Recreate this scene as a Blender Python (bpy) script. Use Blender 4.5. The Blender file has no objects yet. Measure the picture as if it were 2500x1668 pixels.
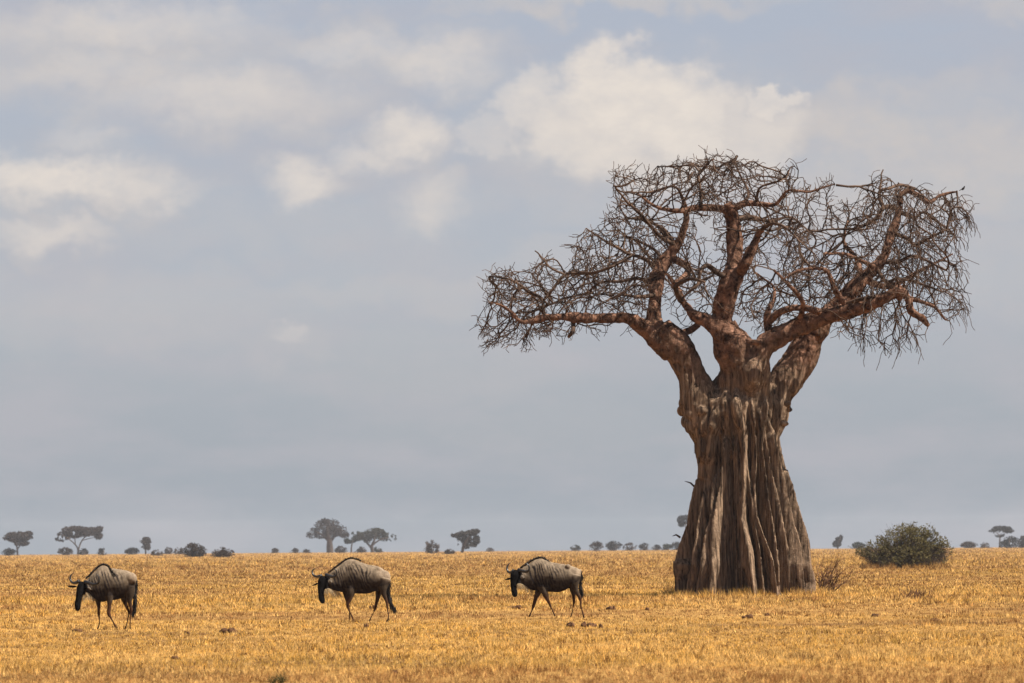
import bpy, math, random
import numpy as np
from mathutils import Matrix, Vector

random.seed(7)
rng = np.random.default_rng(7)
scene = bpy.context.scene
COL = scene.collection

# ------------------------------------------------------------------ camera
F = 13889.0                      # focal length in photo pixels (200 mm on 36 mm)
H = 1.55
PITCH = math.atan(503.6/F)
ROLL = 0.0075
CAM = np.array([0.0, 0.0, H])
R0 = np.array([1.0, 0, 0]); U0 = np.array([0, -math.sin(PITCH), math.cos(PITCH)])
FW = np.array([0, math.cos(PITCH), math.sin(PITCH)])
cr, sr = math.cos(ROLL), math.sin(ROLL)
RX = cr*R0 - sr*U0
UP = sr*R0 + cr*U0

cam_data = bpy.data.cameras.new('camera')
cam = bpy.data.objects.new('camera', cam_data); COL.objects.link(cam)
m = Matrix(((RX[0], UP[0], -FW[0], 0), (RX[1], UP[1], -FW[1], 0), (RX[2], UP[2], -FW[2], H), (0, 0, 0, 1)))
cam.matrix_world = m
cam_data.lens = 200; cam_data.sensor_width = 36
cam_data.clip_start = 0.5; cam_data.clip_end = 30000
cam_data.dof.use_dof = True
cam_data.dof.focus_distance = 138
cam_data.dof.aperture_fstop = 5.6
scene.camera = cam

def P(px, py, Y):
    """point of the place seen at photo pixel (px,py), at distance Y"""
    px = np.asarray(px, float); py = np.asarray(py, float); Y = np.asarray(Y, float)
    a = (px-1250)/F; b = -(py-834)/F
    d = FW[None, :] + a.reshape(-1, 1)*RX[None, :] + b.reshape(-1, 1)*UP[None, :]
    t = Y.reshape(-1, 1)/d[:, 1:2]
    return CAM[None, :] + d*t
def P1(px, py, Y): return P([px], [py], [Y])[0]
def ground_Y(px, py):
    d = P1(px, py, 1.0)-CAM
    return -H/d[2]

# ------------------------------------------------------------------ noise
def _hash(ix, iy, iz):
    h = (ix*374761393 + iy*668265263 + iz*2147483647*0 + iz*1274126177) & 0xffffffff
    h = ((h ^ (h >> 13))*1274126177) & 0xffffffff
    h = h ^ (h >> 16)
    return (h & 0xffff)/65535.0
def vnoise(p):
    p = np.asarray(p, float)
    i = np.floor(p).astype(np.int64); f = p-i; f = f*f*(3-2*f)
    r = 0
    for dx in (0, 1):
        for dy in (0, 1):
            for dz in (0, 1):
                w = (f[:, 0] if dx else 1-f[:, 0])*(f[:, 1] if dy else 1-f[:, 1])*(f[:, 2] if dz else 1-f[:, 2])
                r = r + w*_hash(i[:, 0]+dx, i[:, 1]+dy, i[:, 2]+dz)
    return r
def fbm(p, o=4):
    p = np.asarray(p, float); r = 0; a = 1.0; s = 0
    for k in range(o):
        r = r + a*vnoise(p*(2.03**k) + 17.3*k); s += a; a *= .5
    return r/s
def smooth(a, b, x):
    t = np.clip((x-a)/(b-a), 0, 1); return t*t*(3-2*t)

# ------------------------------------------------------------------ object helpers
def mesh_np(name, V, Fs, mat=None, sm=False, color=None, mats=None):
    """V (n,3); Fs int array (m,k) all with the same k"""
    V = np.ascontiguousarray(V, dtype=np.float32); Fs = np.ascontiguousarray(Fs, dtype=np.int32)
    me = bpy.data.meshes.new(name)
    n, k = Fs.shape
    me.vertices.add(len(V)); me.vertices.foreach_set('co', V.ravel())
    me.loops.add(n*k); me.loops.foreach_set('vertex_index', Fs.ravel())
    me.polygons.add(n); me.polygons.foreach_set('loop_start', np.arange(0, n*k, k, dtype=np.int32))
    me.update(calc_edges=True)
    me.polygons.foreach_set('use_smooth', np.full(n, sm, dtype=bool))
    if color is not None:
        at = me.color_attributes.new('tint', 'FLOAT_COLOR', 'POINT')
        c = np.ones((len(V), 4), dtype=np.float32); c[:, :color.shape[1]] = color
        at.data.foreach_set('color', c.ravel())
    if mat: me.materials.append(mat)
    me.validate()
    return me
def link(name, me, parent=None, loc=None):
    o = bpy.data.objects.new(name, me); COL.objects.link(o)
    if parent is not None: o.parent = parent
    if loc is not None: o.location = loc
    return o
def tag(o, label=None, cat=None, group=None, kind=None):
    if label: o['label'] = label
    if cat: o['category'] = cat
    if group: o['group'] = group
    if kind: o['kind'] = kind
    return o
def empty(name, loc):
    o = bpy.data.objects.new(name, None); COL.objects.link(o); o.location = loc
    o.empty_display_size = .2
    return o

class MB:
    def __init__(s): s.V = []; s.F = []; s.n = 0
    def add(s, V, Fq):
        s.V.append(np.asarray(V, float)); s.F.append(np.asarray(Fq, int)+s.n); s.n += len(V)
    def arrays(s):
        return np.concatenate(s.V), np.concatenate(s.F)

def resample(pts, step):
    """Catmull-Rom through pts (n,k) at about `step` metres (first three columns are the position)"""
    pts = np.asarray(pts, float); out = []
    Pn = np.vstack([2*pts[0]-pts[1], pts, 2*pts[-1]-pts[-2]])
    for i in range(len(pts)-1):
        p0, p1, p2, p3 = Pn[i], Pn[i+1], Pn[i+2], Pn[i+3]
        n = max(1, int(np.linalg.norm((p2-p1)[:3])/step+.5))
        for j in range(n):
            t = j/n
            out.append(.5*((2*p1)+(-p0+p2)*t+(2*p0-5*p1+4*p2-p3)*t*t+(-p0+3*p1-3*p2+p3)*t**3))
    out.append(pts[-1]); out = np.array(out)
    out[:, 3] = np.maximum(out[:, 3], pts[:, 3].min()*.8)
    return out

def tube(mb, pts, sides=12, caps=True, squash=None):
    """pts (n,4) x y z r -> closed quad tube"""
    pts = np.asarray(pts, float); n = len(pts)
    T = np.gradient(pts[:, :3], axis=0); T /= np.linalg.norm(T, axis=1, keepdims=True)+1e-9
    ref = np.array([0, 1.0, 0]) if abs(T[0][1]) < .9 else np.array([1.0, 0, 0])
    u = np.cross(T[0], ref); u /= np.linalg.norm(u)
    a = np.arange(sides)*2*math.pi/sides
    rings = []
    for i in range(n):
        u = u-T[i]*np.dot(u, T[i]); u /= np.linalg.norm(u)+1e-9
        v = np.cross(T[i], u)
        rings.append(pts[i, :3]+pts[i, 3]*(np.cos(a)[:, None]*u+np.sin(a)[:, None]*v))
    V = np.concatenate(rings)
    if squash is not None:
        V = squash(V)
    q = []
    for i in range(n-1):
        for j in range(sides):
            k = (j+1) % sides
            q.append((i*sides+j, i*sides+k, (i+1)*sides+k, (i+1)*sides+j))
    if caps:
        # rounded end: shrink rings to a point with degenerate-free small quads (even sides)
        for (base, flip) in ((0, True), ((n-1)*sides, False)):
            for j in range(sides//2-1):
                a0, a1, b0, b1 = base+j, base+j+1, base+sides-1-j, base+sides-2-j
                q.append((a0, a1, b1, b0) if not flip else (b0, b1, a1, a0))
    mb.add(V, q)

def ball(mb, c, r, nu=14, nv=9):
    """closed ellipsoid as a quad tube along z"""
    c = np.asarray(c, float); r = np.broadcast_to(np.asarray(r, float), (3,))
    th = np.linspace(.12, math.pi-.12, nv)
    V = []
    for t in th:
        for k in range(nu):
            a = 2*math.pi*k/nu
            V.append(c+r*np.array([math.sin(t)*math.cos(a), math.sin(t)*math.sin(a), -math.cos(t)]))
    q = []
    for i in range(nv-1):
        for j in range(nu):
            k = (j+1) % nu
            q.append((i*nu+j, i*nu+k, (i+1)*nu+k, (i+1)*nu+j))
    for (base, flip) in ((0, True), ((nv-1)*nu, False)):
        for j in range(nu//2-1):
            a0, a1, b0, b1 = base+j, base+j+1, base+nu-1-j, base+nu-2-j
            q.append((a0, a1, b1, b0) if not flip else (b0, b1, a1, a0))
    mb.add(np.array(V), q)

def remesh(V, Fq, voxel, smooth_it=0):
    me = mesh_np('tmp', V, Fq)
    o = bpy.data.objects.new('tmp', me); COL.objects.link(o)
    md = o.modifiers.new('r', 'REMESH'); md.mode = 'VOXEL'; md.voxel_size = voxel
    if smooth_it:
        s = o.modifiers.new('s', 'SMOOTH'); s.iterations = smooth_it; s.factor = .5
    dg = bpy.context.evaluated_depsgraph_get(); dg.update()
    ev = o.evaluated_get(dg); m2 = bpy.data.meshes.new_from_object(ev)
    n = len(m2.vertices); co = np.empty(n*3, dtype=np.float32); m2.vertices.foreach_get('co', co)
    nf = len(m2.polygons); tot = np.empty(nf, dtype=np.int32); m2.polygons.foreach_get('loop_total', tot)
    li = np.empty(len(m2.loops), dtype=np.int32); m2.loops.foreach_get('vertex_index', li)
    nr = np.empty(n*3, dtype=np.float32); m2.vertices.foreach_get('normal', nr)
    assert (tot == 4).all()
    bpy.data.objects.remove(o); bpy.data.meshes.remove(me); bpy.data.meshes.remove(m2)
    return co.reshape(-1, 3).astype(float), li.reshape(-1, 4), nr.reshape(-1, 3).astype(float)

def submesh(name, V, Fq, mask, mat, sm=True, color=None):
    f = Fq[mask]; used, inv = np.unique(f.ravel(), return_inverse=True)
    return mesh_np(name, V[used], inv.reshape(f.shape), mat, sm, None if color is None else color[used])

def frusta(starts, ends, r0, r1, sides=4):
    """many tapered twig segments in one go"""
    S = np.asarray(starts, float); E = np.asarray(ends, float); n = len(S)
    r0 = np.broadcast_to(np.asarray(r0, float), (n,)); r1 = np.broadcast_to(np.asarray(r1, float), (n,))
    T = E-S; T /= np.linalg.norm(T, axis=1, keepdims=True)+1e-9
    ref = np.where(np.abs(T[:, 2:3]) < .8, np.array([[0, 0, 1.0]]), np.array([[1.0, 0, 0]]))
    u = np.cross(T, ref); u /= np.linalg.norm(u, axis=1, keepdims=True)+1e-9; v = np.cross(T, u)
    a = np.arange(sides)*2*math.pi/sides
    ring = np.cos(a)[None, :, None]*u[:, None, :]+np.sin(a)[None, :, None]*v[:, None, :]
    A = S[:, None, :]+ring*r0[:, None, None]; B = E[:, None, :]+ring*r1[:, None, None]
    V = np.concatenate([A, B], axis=1).reshape(-1, 3)
    q = np.array([[j, (j+1) % sides, sides+(j+1) % sides, sides+j] for j in range(sides)])
    Fq = (q[None]+(np.arange(n)*2*sides)[:, None, None]).reshape(-1, 4)
    return V, Fq

# ------------------------------------------------------------------ materials
def new_mat(name):
    mt = bpy.data.materials.new(name); mt.use_nodes = True
    nt = mt.node_tree; nt.nodes.clear()
    return mt, nt
def N(nt, t, **kw):
    n = nt.nodes.new(t)
    for k, v in kw.items():
        if k == 'inp':
            for kk, vv in v.items(): n.inputs[kk].default_value = vv
        else: setattr(n, k, v)
    return n
def ramp(nt, stops, interp='LINEAR'):
    r = nt.nodes.new('ShaderNodeValToRGB'); cr_ = r.color_ramp; cr_.interpolation = interp
    while len(cr_.elements) < len(stops): cr_.elements.new(.5)
    for e, (p, c) in zip(cr_.elements, stops):
        e.position = p; e.color = (*c, 1) if len(c) == 3 else c
    return r
def lin(r, g, b):
    f = lambda c: (c/255/12.92) if c/255 <= .04045 else ((c/255+.055)/1.055)**2.4
    return (f(r), f(g), f(b))

def mat_ground():
    mt, nt = new_mat('dry_ground'); L = nt.links.new
    g = N(nt, 'ShaderNodeNewGeometry')
    n1 = N(nt, 'ShaderNodeTexNoise', inp={'Scale': .11, 'Detail': 5, 'Roughness': .6})
    n2 = N(nt, 'ShaderNodeTexNoise', inp={'Scale': 6.0, 'Detail': 6, 'Roughness': .7})
    L(g.outputs['Position'], n1.inputs['Vector']); L(g.outputs['Position'], n2.inputs['Vector'])
    r1 = ramp(nt, [(.35, (.15, .08, .034)), (.5, (.27, .15, .05)), (.65, (.33, .19, .062))])
    r2 = ramp(nt, [(.3, (.62, .56, .5)), (.55, (1, 1, 1)), (.8, (1.15, 1.12, 1.05))])
    L(n1.outputs['Fac'], r1.inputs['Fac']); L(n2.outputs['Fac'], r2.inputs['Fac'])
    mx = N(nt, 'ShaderNodeMix', data_type='RGBA', blend_type='MULTIPLY'); mx.inputs['Factor'].default_value = 1
    L(r1.outputs['Color'], mx.inputs['A']); L(r2.outputs['Color'], mx.inputs['B'])
    b = N(nt, 'ShaderNodeBsdfDiffuse', inp={'Roughness': .8}); L(mx.outputs['Result'], b.inputs['Color'])
    bp = N(nt, 'ShaderNodeBump', inp={'Strength': .6, 'Distance': .05}); L(n2.outputs['Fac'], bp.inputs['Height']); L(bp.outputs['Normal'], b.inputs['Normal'])
    o = N(nt, 'ShaderNodeOutputMaterial'); L(b.outputs['BSDF'], o.inputs['Surface'])
    return mt

def mat_tint(name, transl=0.0, rough=.8, noise=None):
    """diffuse (+ translucent) in the colour stored per blade or leaf"""
    mt, nt = new_mat(name); L = nt.links.new
    a = N(nt, 'ShaderNodeVertexColor', layer_name='tint')
    col = a.outputs['Color']
    if noise:
        g = N(nt, 'ShaderNodeTexCoord'); n1 = N(nt, 'ShaderNodeTexNoise', inp={'Scale': noise, 'Detail': 5, 'Roughness': .65})
        L(g.outputs['Object'], n1.inputs['Vector'])
        r1 = ramp(nt, [(.3, (.6, .58, .56)), (.7, (1.25, 1.25, 1.25))]); L(n1.outputs['Fac'], r1.inputs['Fac'])
        mx = N(nt, 'ShaderNodeMix', data_type='RGBA', blend_type='MULTIPLY'); mx.inputs['Factor'].default_value = 1
        L(col, mx.inputs['A']); L(r1.outputs['Color'], mx.inputs['B']); col = mx.outputs['Result']
    b = N(nt, 'ShaderNodeBsdfDiffuse', inp={'Roughness': rough}); L(col, b.inputs['Color'])
    o = N(nt, 'ShaderNodeOutputMaterial')
    if transl > 0:
        t = N(nt, 'ShaderNodeBsdfTranslucent'); L(col, t.inputs['Color'])
        ms = N(nt, 'ShaderNodeMixShader', inp={'Fac': transl}); L(b.outputs[0], ms.inputs[1]); L(t.outputs[0], ms.inputs[2]); L(ms.outputs[0], o.inputs['Surface'])
    else: L(b.outputs[0], o.inputs['Surface'])
    return mt

def mat_bark(name, lo, hi, red_lo, red_hi, z0, z1, scale=1.0):
    mt, nt = new_mat(name); L = nt.links.new
    g = N(nt, 'ShaderNodeNewGeometry')
    mp = N(nt, 'ShaderNodeMapping'); mp.inputs['Scale'].default_value = (4.6*scale, 4.6*scale, .35*scale)
    L(g.outputs['Position'], mp.inputs['Vector'])
    n1 = N(nt, 'ShaderNodeTexNoise', inp={'Scale': 2.2, 'Detail': 8, 'Roughness': .68, 'Distortion': .5}); L(mp.outputs[0], n1.inputs['Vector'])
    n2 = N(nt, 'ShaderNodeTexNoise', inp={'Scale': 4.2*scale, 'Detail': 8, 'Roughness': .65, 'Distortion': .4}); L(g.outputs['Position'], n2.inputs['Vector'])
    n3 = N(nt, 'ShaderNodeTexNoise', inp={'Scale': .55, 'Detail': 3}); L(g.outputs['Position'], n3.inputs['Vector'])
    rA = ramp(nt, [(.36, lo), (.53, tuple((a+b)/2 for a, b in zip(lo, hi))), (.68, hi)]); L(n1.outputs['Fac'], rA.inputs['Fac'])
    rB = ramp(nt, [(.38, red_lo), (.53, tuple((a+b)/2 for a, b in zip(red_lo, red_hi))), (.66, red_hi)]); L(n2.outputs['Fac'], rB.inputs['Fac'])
    sx = N(nt, 'ShaderNodeSeparateXYZ'); L(g.outputs['Position'], sx.inputs[0])
    ad = N(nt, 'ShaderNodeMath', operation='MULTIPLY_ADD', inp={1: 4.0, 2: -2.0}); L(n3.outputs['Fac'], ad.inputs[0])
    zz = N(nt, 'ShaderNodeMath', operation='ADD'); L(sx.outputs['Z'], zz.inputs[0]); L(ad.outputs[0], zz.inputs[1])
    mr = N(nt, 'ShaderNodeMapRange', inp={'From Min': z0, 'From Max': z1}); L(zz.outputs[0], mr.inputs['Value'])
    mx = N(nt, 'ShaderNodeMix', data_type='RGBA'); L(mr.outputs[0], mx.inputs['Factor'])
    L(rA.outputs['Color'], mx.inputs['A']); L(rB.outputs['Color'], mx.inputs['B'])
    b = N(nt, 'ShaderNodeBsdfDiffuse', inp={'Roughness': .6}); L(mx.outputs['Result'], b.inputs['Color'])
    hh = N(nt, 'ShaderNodeMath', operation='ADD'); L(n1.outputs['Fac'], hh.inputs[0]); L(n2.outputs['Fac'], hh.inputs[1])
    bp = N(nt, 'ShaderNodeBump', inp={'Strength': .8, 'Distance': .1}); L(hh.outputs[0], bp.inputs['Height']); L(bp.outputs['Normal'], b.inputs['Normal'])
    o = N(nt, 'ShaderNodeOutputMaterial'); L(b.outputs[0], o.inputs['Surface'])
    return mt

def mat_simple(name, c0, c1, scale=5, rough=.7, spec=.2):
    mt, nt = new_mat(name); L = nt.links.new
    g = N(nt, 'ShaderNodeTexCoord'); n1 = N(nt, 'ShaderNodeTexNoise', inp={'Scale': scale, 'Detail': 5, 'Roughness': .6}); L(g.outputs['Object'], n1.inputs['Vector'])
    r = ramp(nt, [(.35, c0), (.65, c1)]); L(n1.outputs['Fac'], r.inputs['Fac'])
    b = N(nt, 'ShaderNodeBsdfPrincipled', inp={'Roughness': rough, 'Specular IOR Level': spec}); L(r.outputs['Color'], b.inputs['Base Color'])
    o = N(nt, 'ShaderNodeOutputMaterial'); L(b.outputs[0], o.inputs['Surface'])
    return mt

M_ground = mat_ground()
M_grass = mat_tint('dry_grass', .35)
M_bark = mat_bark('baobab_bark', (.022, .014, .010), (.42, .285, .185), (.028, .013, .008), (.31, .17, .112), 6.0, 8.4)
M_twig = mat_simple('baobab_twig', (.022, .013, .009), (.105, .064, .042), 1.5, .85, .1)
M_hide = mat_tint('wildebeest_hide', 0, .6, 9)
M_horn = mat_simple('horn', (.008, .007, .006), (.03, .025, .02), 12, .35, .5)
M_hair = mat_simple('black_hair', (.006, .005, .005), (.02, .016, .014), 8, .7, .15)
M_beard = mat_simple('pale_beard_hair', (.28, .2, .11), (.42, .32, .19), 8, .7, .15)
M_farbark = mat_simple('far_tree_bark', (.05, .035, .028), (.11, .08, .06), .8, .9)
M_leaf = mat_tint('far_foliage', .2)
M_clod = mat_simple('dark_soil', (.03, .014, .007), (.12, .06, .03), 14, .95, .05)
M_tuft = mat_simple('dark_leaf', (.03, .025, .012), (.10, .085, .03), 40, .9, .05)
M_drytwig = mat_simple('dry_stem', (.05, .022, .010), (.20, .10, .045), 9, .9)

# ------------------------------------------------------------------ world and sun
SUN_EL = math.radians(56); SUN_DIR = np.array([.85, -.39, 0]); SUN_DIR = SUN_DIR/np.linalg.norm(SUN_DIR)*math.cos(SUN_EL); SUN_DIR[2] = math.sin(SUN_EL)
sd = bpy.data.lights.new('sun', 'SUN'); sd.energy = 5.0; sd.angle = math.radians(.5); sd.color = (1, .94, .85)
so = bpy.data.objects.new('sun', sd); COL.objects.link(so)
so.rotation_euler = Vector(-SUN_DIR).to_track_quat('-Z', 'Y').to_euler(); so.location = (0, 0, 60)

def build_world():
    w = bpy.data.worlds.new('World'); scene.world = w; w.use_nodes = True
    nt = w.node_tree; nt.nodes.clear(); L = nt.links.new
    sky = N(nt, 'ShaderNodeTexSky', sky_type='NISHITA', sun_disc=False, sun_elevation=SUN_EL,
            sun_rotation=math.atan2(SUN_DIR[0], SUN_DIR[1]), air_density=1.2, dust_density=1.5, ozone_density=1.0)
    tc = N(nt, 'ShaderNodeTexCoord'); sx = N(nt, 'ShaderNodeSeparateXYZ'); L(tc.outputs['Generated'], sx.inputs[0])
    def Mt(op, a, b=None, c=None):
        n = nt.nodes.new('ShaderNodeMath'); n.operation = op
        for i, v in enumerate((a, b, c)):
            if v is None: continue
            if isinstance(v, (int, float)): n.inputs[i].default_value = v
            else: L(v, n.inputs[i])
        return n.outputs[0]
    az = Mt('ARCTAN2', sx.outputs['X'], sx.outputs['Y']); el = Mt('ARCSINE', sx.outputs['Z'])
    # sky chart in units of 1/139 radian: u to the right, v upwards from the horizon
    u = Mt('MULTIPLY', az, F/100); v = Mt('MULTIPLY', el, F/100)
    cb = N(nt, 'ShaderNodeCombineXYZ'); L(u, cb.inputs[0]); L(v, cb.inputs[1])
    def noise(scale, detail, rough, sy=1.0, off=0.0, out='Fac'):
        mp = N(nt, 'ShaderNodeMapping'); mp.inputs['Scale'].default_value = (1, sy, 1); mp.inputs['Location'].default_value = (off, off*.7, off)
        L(cb.outputs[0], mp.inputs['Vector'])
        n = N(nt, 'ShaderNodeTexNoise', inp={'Scale': scale, 'Detail': detail, 'Roughness': rough}); L(mp.outputs[0], n.inputs['Vector'])
        return n.outputs[out]
    # warp of the chart so that cloud edges billow
    def vm(op, a, b=None, s=None):
        n = nt.nodes.new('ShaderNodeVectorMath'); n.operation = op
        for i, x in enumerate((a, b)):
            if x is None: continue
            if isinstance(x, tuple): n.inputs[i].default_value = x
            else: L(x, n.inputs[i])
        if s is not None: n.inputs['Scale'].default_value = s
        return n.outputs[0]
    w1 = vm('SCALE', vm('SUBTRACT', noise(.55, 3, .55, 1.2, 3.1, 'Color'), (.5, .5, .5)), s=2.4)
    w2 = vm('SCALE', vm('SUBTRACT', noise(2.0, 5, .62, 1.2, 8.0, 'Color'), (.5, .5, .5)), s=.95)
    wv = vm('ADD', vm('ADD', cb.outputs[0], w1), w2)
    wmid = vm('ADD', vm('ADD', cb.outputs[0], vm('SCALE', w1, s=.6)), vm('SCALE', w2, s=.9))
    wsoft = vm('ADD', cb.outputs[0], vm('SCALE', w1, s=1.3))
    def blob(px, py, rx, ry, s, soft=False, edge=None):
        left = px < 1150 and not soft
        if edge is None: edge = .5 if px > 1150 else 0
        cu = (px-1250)/100; cv = (1347-.0075*px-py)/100
        mp = N(nt, 'ShaderNodeMapping'); mp.vector_type = 'POINT'
        mp.inputs['Scale'].default_value = (100/rx, 100/ry, 0); mp.inputs['Location'].default_value = (-cu*100/rx, -cv*100/ry, 0)
        L(wsoft if soft else (wmid if left else wv), mp.inputs['Vector'])
        n = N(nt, 'ShaderNodeVectorMath', operation='LENGTH'); L(mp.outputs[0], n.inputs[0])
        mr = N(nt, 'ShaderNodeMapRange', interpolation_type='SMOOTHERSTEP', inp={'From Min': 1.25, 'From Max': edge, 'To Min': 0, 'To Max': s})
        L(n.outputs['Value'], mr.inputs['Value']); return mr.outputs[0]
    def acc(lst, op):
        r = lst[0]
        for x in lst[1:]: r = Mt(op, r, x)
        return r
    soft = [blob(*b, soft=True, edge=.1) for b in (
        (250, 130, 600, 170, .75), (650, 250, 420, 110, .55), (1020, 150, 300, 100, .6), (800, 60, 500, 70, .5), (1500, -10, 520, 50, .8), (2480, 0, 200, 60, .6),
        (150, 480, 420, 120, .65), (100, 585, 260, 70, .5), (220, 345, 160, 70, .35),
        (1010, 360, 150, 110, .5), (800, 450, 190, 90, .45), (1070, 510, 150, 110, .45), (950, 620, 300, 80, .15),
        (1600, 330, 520, 230, .95), (2050, 320, 460, 140, .95), (2380, 400, 460, 170, .85), (1950, 480, 700, 130, .75), (2350, 240, 300, 80, .4),
        (1450, 480, 350, 120, .35), (700, 850, 190, 60, .25), (950, 710, 480, 80, .35), (300, 760, 700, 120, .3), (700, 560, 500, 80, .25), (1400, 650, 360, 80, .35), (1050, 900, 500, 130, .18), (2450, 620, 400, 140, .35), (1300, 1050, 600, 120, .15))]
    crisp = [blob(*b) for b in (
        (1520, 235, 190, 120, 1.0), (1450, 300, 190, 150, .8), (1640, 270, 210, 130, .95), (1800, 330, 200, 100, .6), (1905, 248, 80, 38, .8), (1300, 260, 110, 100, .65), (1560, 370, 260, 90, .45), (1190, 330, 90, 60, .35),
        (1010, 330, 125, 70, .8), (900, 385, 130, 60, .55), (745, 445, 125, 78, .75), (1060, 505, 120, 100, .45),
        (130, 440, 330, 78, .95), (330, 470, 200, 60, .6), (110, 578, 190, 50, .55), (215, 325, 110, 50, .35),
        (560, 235, 380, 90, .5), (320, 60, 420, 80, .45), (1080, 150, 170, 90, .55), (900, 110, 260, 60, .4), (250, 180, 380, 60, .3), (700, 830, 60, 28, .3))]
    S = Mt('MINIMUM', acc(soft, 'MAXIMUM'), 1.0)
    C = Mt('MINIMUM', acc(crisp, 'MAXIMUM'), 1.0)
    streak = N(nt, 'ShaderNodeMapRange', inp={'From Min': .42, 'From Max': .68, 'To Max': .5}); L(noise(.22, 4, .55, 3.2, 21.0), streak.inputs['Value'])
    tex = noise(1.1, 7, .62, 1.5, 40.0)
    texm = N(nt, 'ShaderNodeMapRange', inp={'From Min': .3, 'From Max': .7, 'To Min': .62, 'To Max': 1.1}); L(tex, texm.inputs['Value'])
    # colours (display values, scaled to the world strength below)
    K = 10.0/2**EXPOSURE
    def colr(c, k=K): return tuple(x*k for x in lin(*c))+(1,)
    def mixc(f, a, b):
        n = N(nt, 'ShaderNodeMix', data_type='RGBA')
        L(f, n.inputs['Factor'])
        for key, x in (('A', a), ('B', b)):
            if isinstance(x, tuple): n.inputs[key].default_value = x
            else: L(x, n.inputs[key])
        return n.outputs['Result']
    gr = N(nt, 'ShaderNodeMapRange', inp={'From Min': 0, 'From Max': .045}); L(el, gr.inputs['Value'])
    g2 = N(nt, 'ShaderNodeMapRange', inp={'From Min': .03, 'From Max': .09}); L(el, g2.inputs['Value'])
    base = mixc(gr.outputs[0], colr(SKY_LOW), mixc(g2.outputs[0], colr(SKY_MID), colr(SKY_HIGH)))
    c1 = mixc(streak.outputs[0], base, colr(SKY_LILAC))
    c2 = mixc(Mt('MULTIPLY', S, texm.outputs[0]), c1, colr(CLOUD_SOFT))
    c3 = mixc(Mt('MULTIPLY', C, texm.outputs[0]), c2, colr(CLOUD_LIT))
    # low cloud colours fade out above the view; dimmed dome lowers ambient light
    hi = N(nt, 'ShaderNodeMapRange', inp={'From Min': .103, 'From Max': .17, 'To Min': .95, 'To Max': .0}); L(el, hi.inputs['Value'])
    out = mixc(hi.outputs[0], vm('SCALE', sky.outputs[0], s=.42), c3)
    bg = N(nt, 'ShaderNodeBackground', inp={'Strength': .1}); L(out, bg.inputs['Color'])
    o = N(nt, 'ShaderNodeOutputWorld'); L(bg.outputs[0], o.inputs['Surface'])
    w.cycles.sampling_method = 'MANUAL'; w.cycles.sample_map_resolution = 512
EXPOSURE = 1.15
SKY_MID = (180, 185, 192); SKY_LOW = (151, 161, 172); SKY_HIGH = (176, 184, 199); SKY_LILAC = (187, 184, 191); CLOUD_SOFT = (203, 197, 195); CLOUD_LIT = (232, 222, 213)
build_world()

# ------------------------------------------------------------------ ground
def ground_z(Y):
    Y = np.asarray(Y, float)
    return -np.maximum(Y-2700, 0)**2/400000.0
def build_ground():
    ys = np.concatenate([[-300, -100, 0, 40], np.arange(60, 700, 40), np.arange(700, 2700, 200), np.arange(2700, 4501, 200)]).astype(float)
    xs = np.concatenate([np.linspace(-5000, -700, 6), np.linspace(-500, 500, 11), np.linspace(700, 5000, 6)])
    X, Y = np.meshgrid(xs, ys); Z = ground_z(Y)
    V = np.stack([X.ravel(), Y.ravel(), Z.ravel()], 1); nx = len(xs)
    q = [(j*nx+i, j*nx+i+1, (j+1)*nx+i+1, (j+1)*nx+i) for j in range(len(ys)-1) for i in range(nx-1)]
    o = link('ground', mesh_np('ground', V, q, M_ground, True)); tag(o, kind='structure')
build_ground()

TREE_Y = 177.0
TREE_X = P1(1822, 1452, TREE_Y)[0]
# brownish and golden patches of the savanna, wide in the place
def patch(x, y):
    p = np.stack([x*.06, y*.045, x*0], 1)
    return fbm(p+5.2, 4)
def grass_colors(x, y, n):
    t = patch(x, y); t2 = fbm(np.stack([x*.5, y*.25, x*0+3], 1), 3)
    gold = np.array([.71, .432, .108]); pale = np.array([.84, .56, .21]); brown = np.array([.17, .075, .022]); red = np.array([.44, .235, .085])
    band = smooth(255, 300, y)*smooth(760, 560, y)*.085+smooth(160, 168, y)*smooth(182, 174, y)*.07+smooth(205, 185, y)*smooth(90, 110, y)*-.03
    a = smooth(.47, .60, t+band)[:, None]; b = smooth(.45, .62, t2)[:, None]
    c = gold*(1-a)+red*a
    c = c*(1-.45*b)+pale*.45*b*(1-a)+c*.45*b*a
    r = rng.random(n)
    c = np.where((r < .27)[:, None], brown, c); c = np.where((r > .78)[:, None], pale, c)
    c *= (.56+.94*rng.random(n))[:, None]*(1-.14*smooth(170, 260, y))[:, None]
    return c
def blades(x, y, h, w, col, lean=.9):
    n = len(x)
    az = rng.random(n)*2*math.pi; wd = rng.random(n)*math.pi
    l = lean*rng.random(n)*h
    base = np.stack([x, y, ground_z(y)-.01], 1)
    wv = np.stack([np.cos(wd)*w*.5, np.sin(wd)*w*.5*.6, np.zeros(n)], 1)
    tip = base+np.stack([np.cos(az)*l, np.sin(az)*l, h], 1)
    V = np.stack([base-wv, base+wv, tip], 1).reshape(-1, 3)
    Fq = np.arange(3*n).reshape(-1, 3)
    C = np.repeat(col, 3, axis=0)
    return V, Fq, C
def scatter(n, d0, d1, spread=1.4, extra=8):
    s = 1/d1+(1/d0-1/d1)*rng.random(n); d = 1/s
    x = (rng.random(n)*2-1)*(.09*d*spread+extra)
    return x, d
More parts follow.
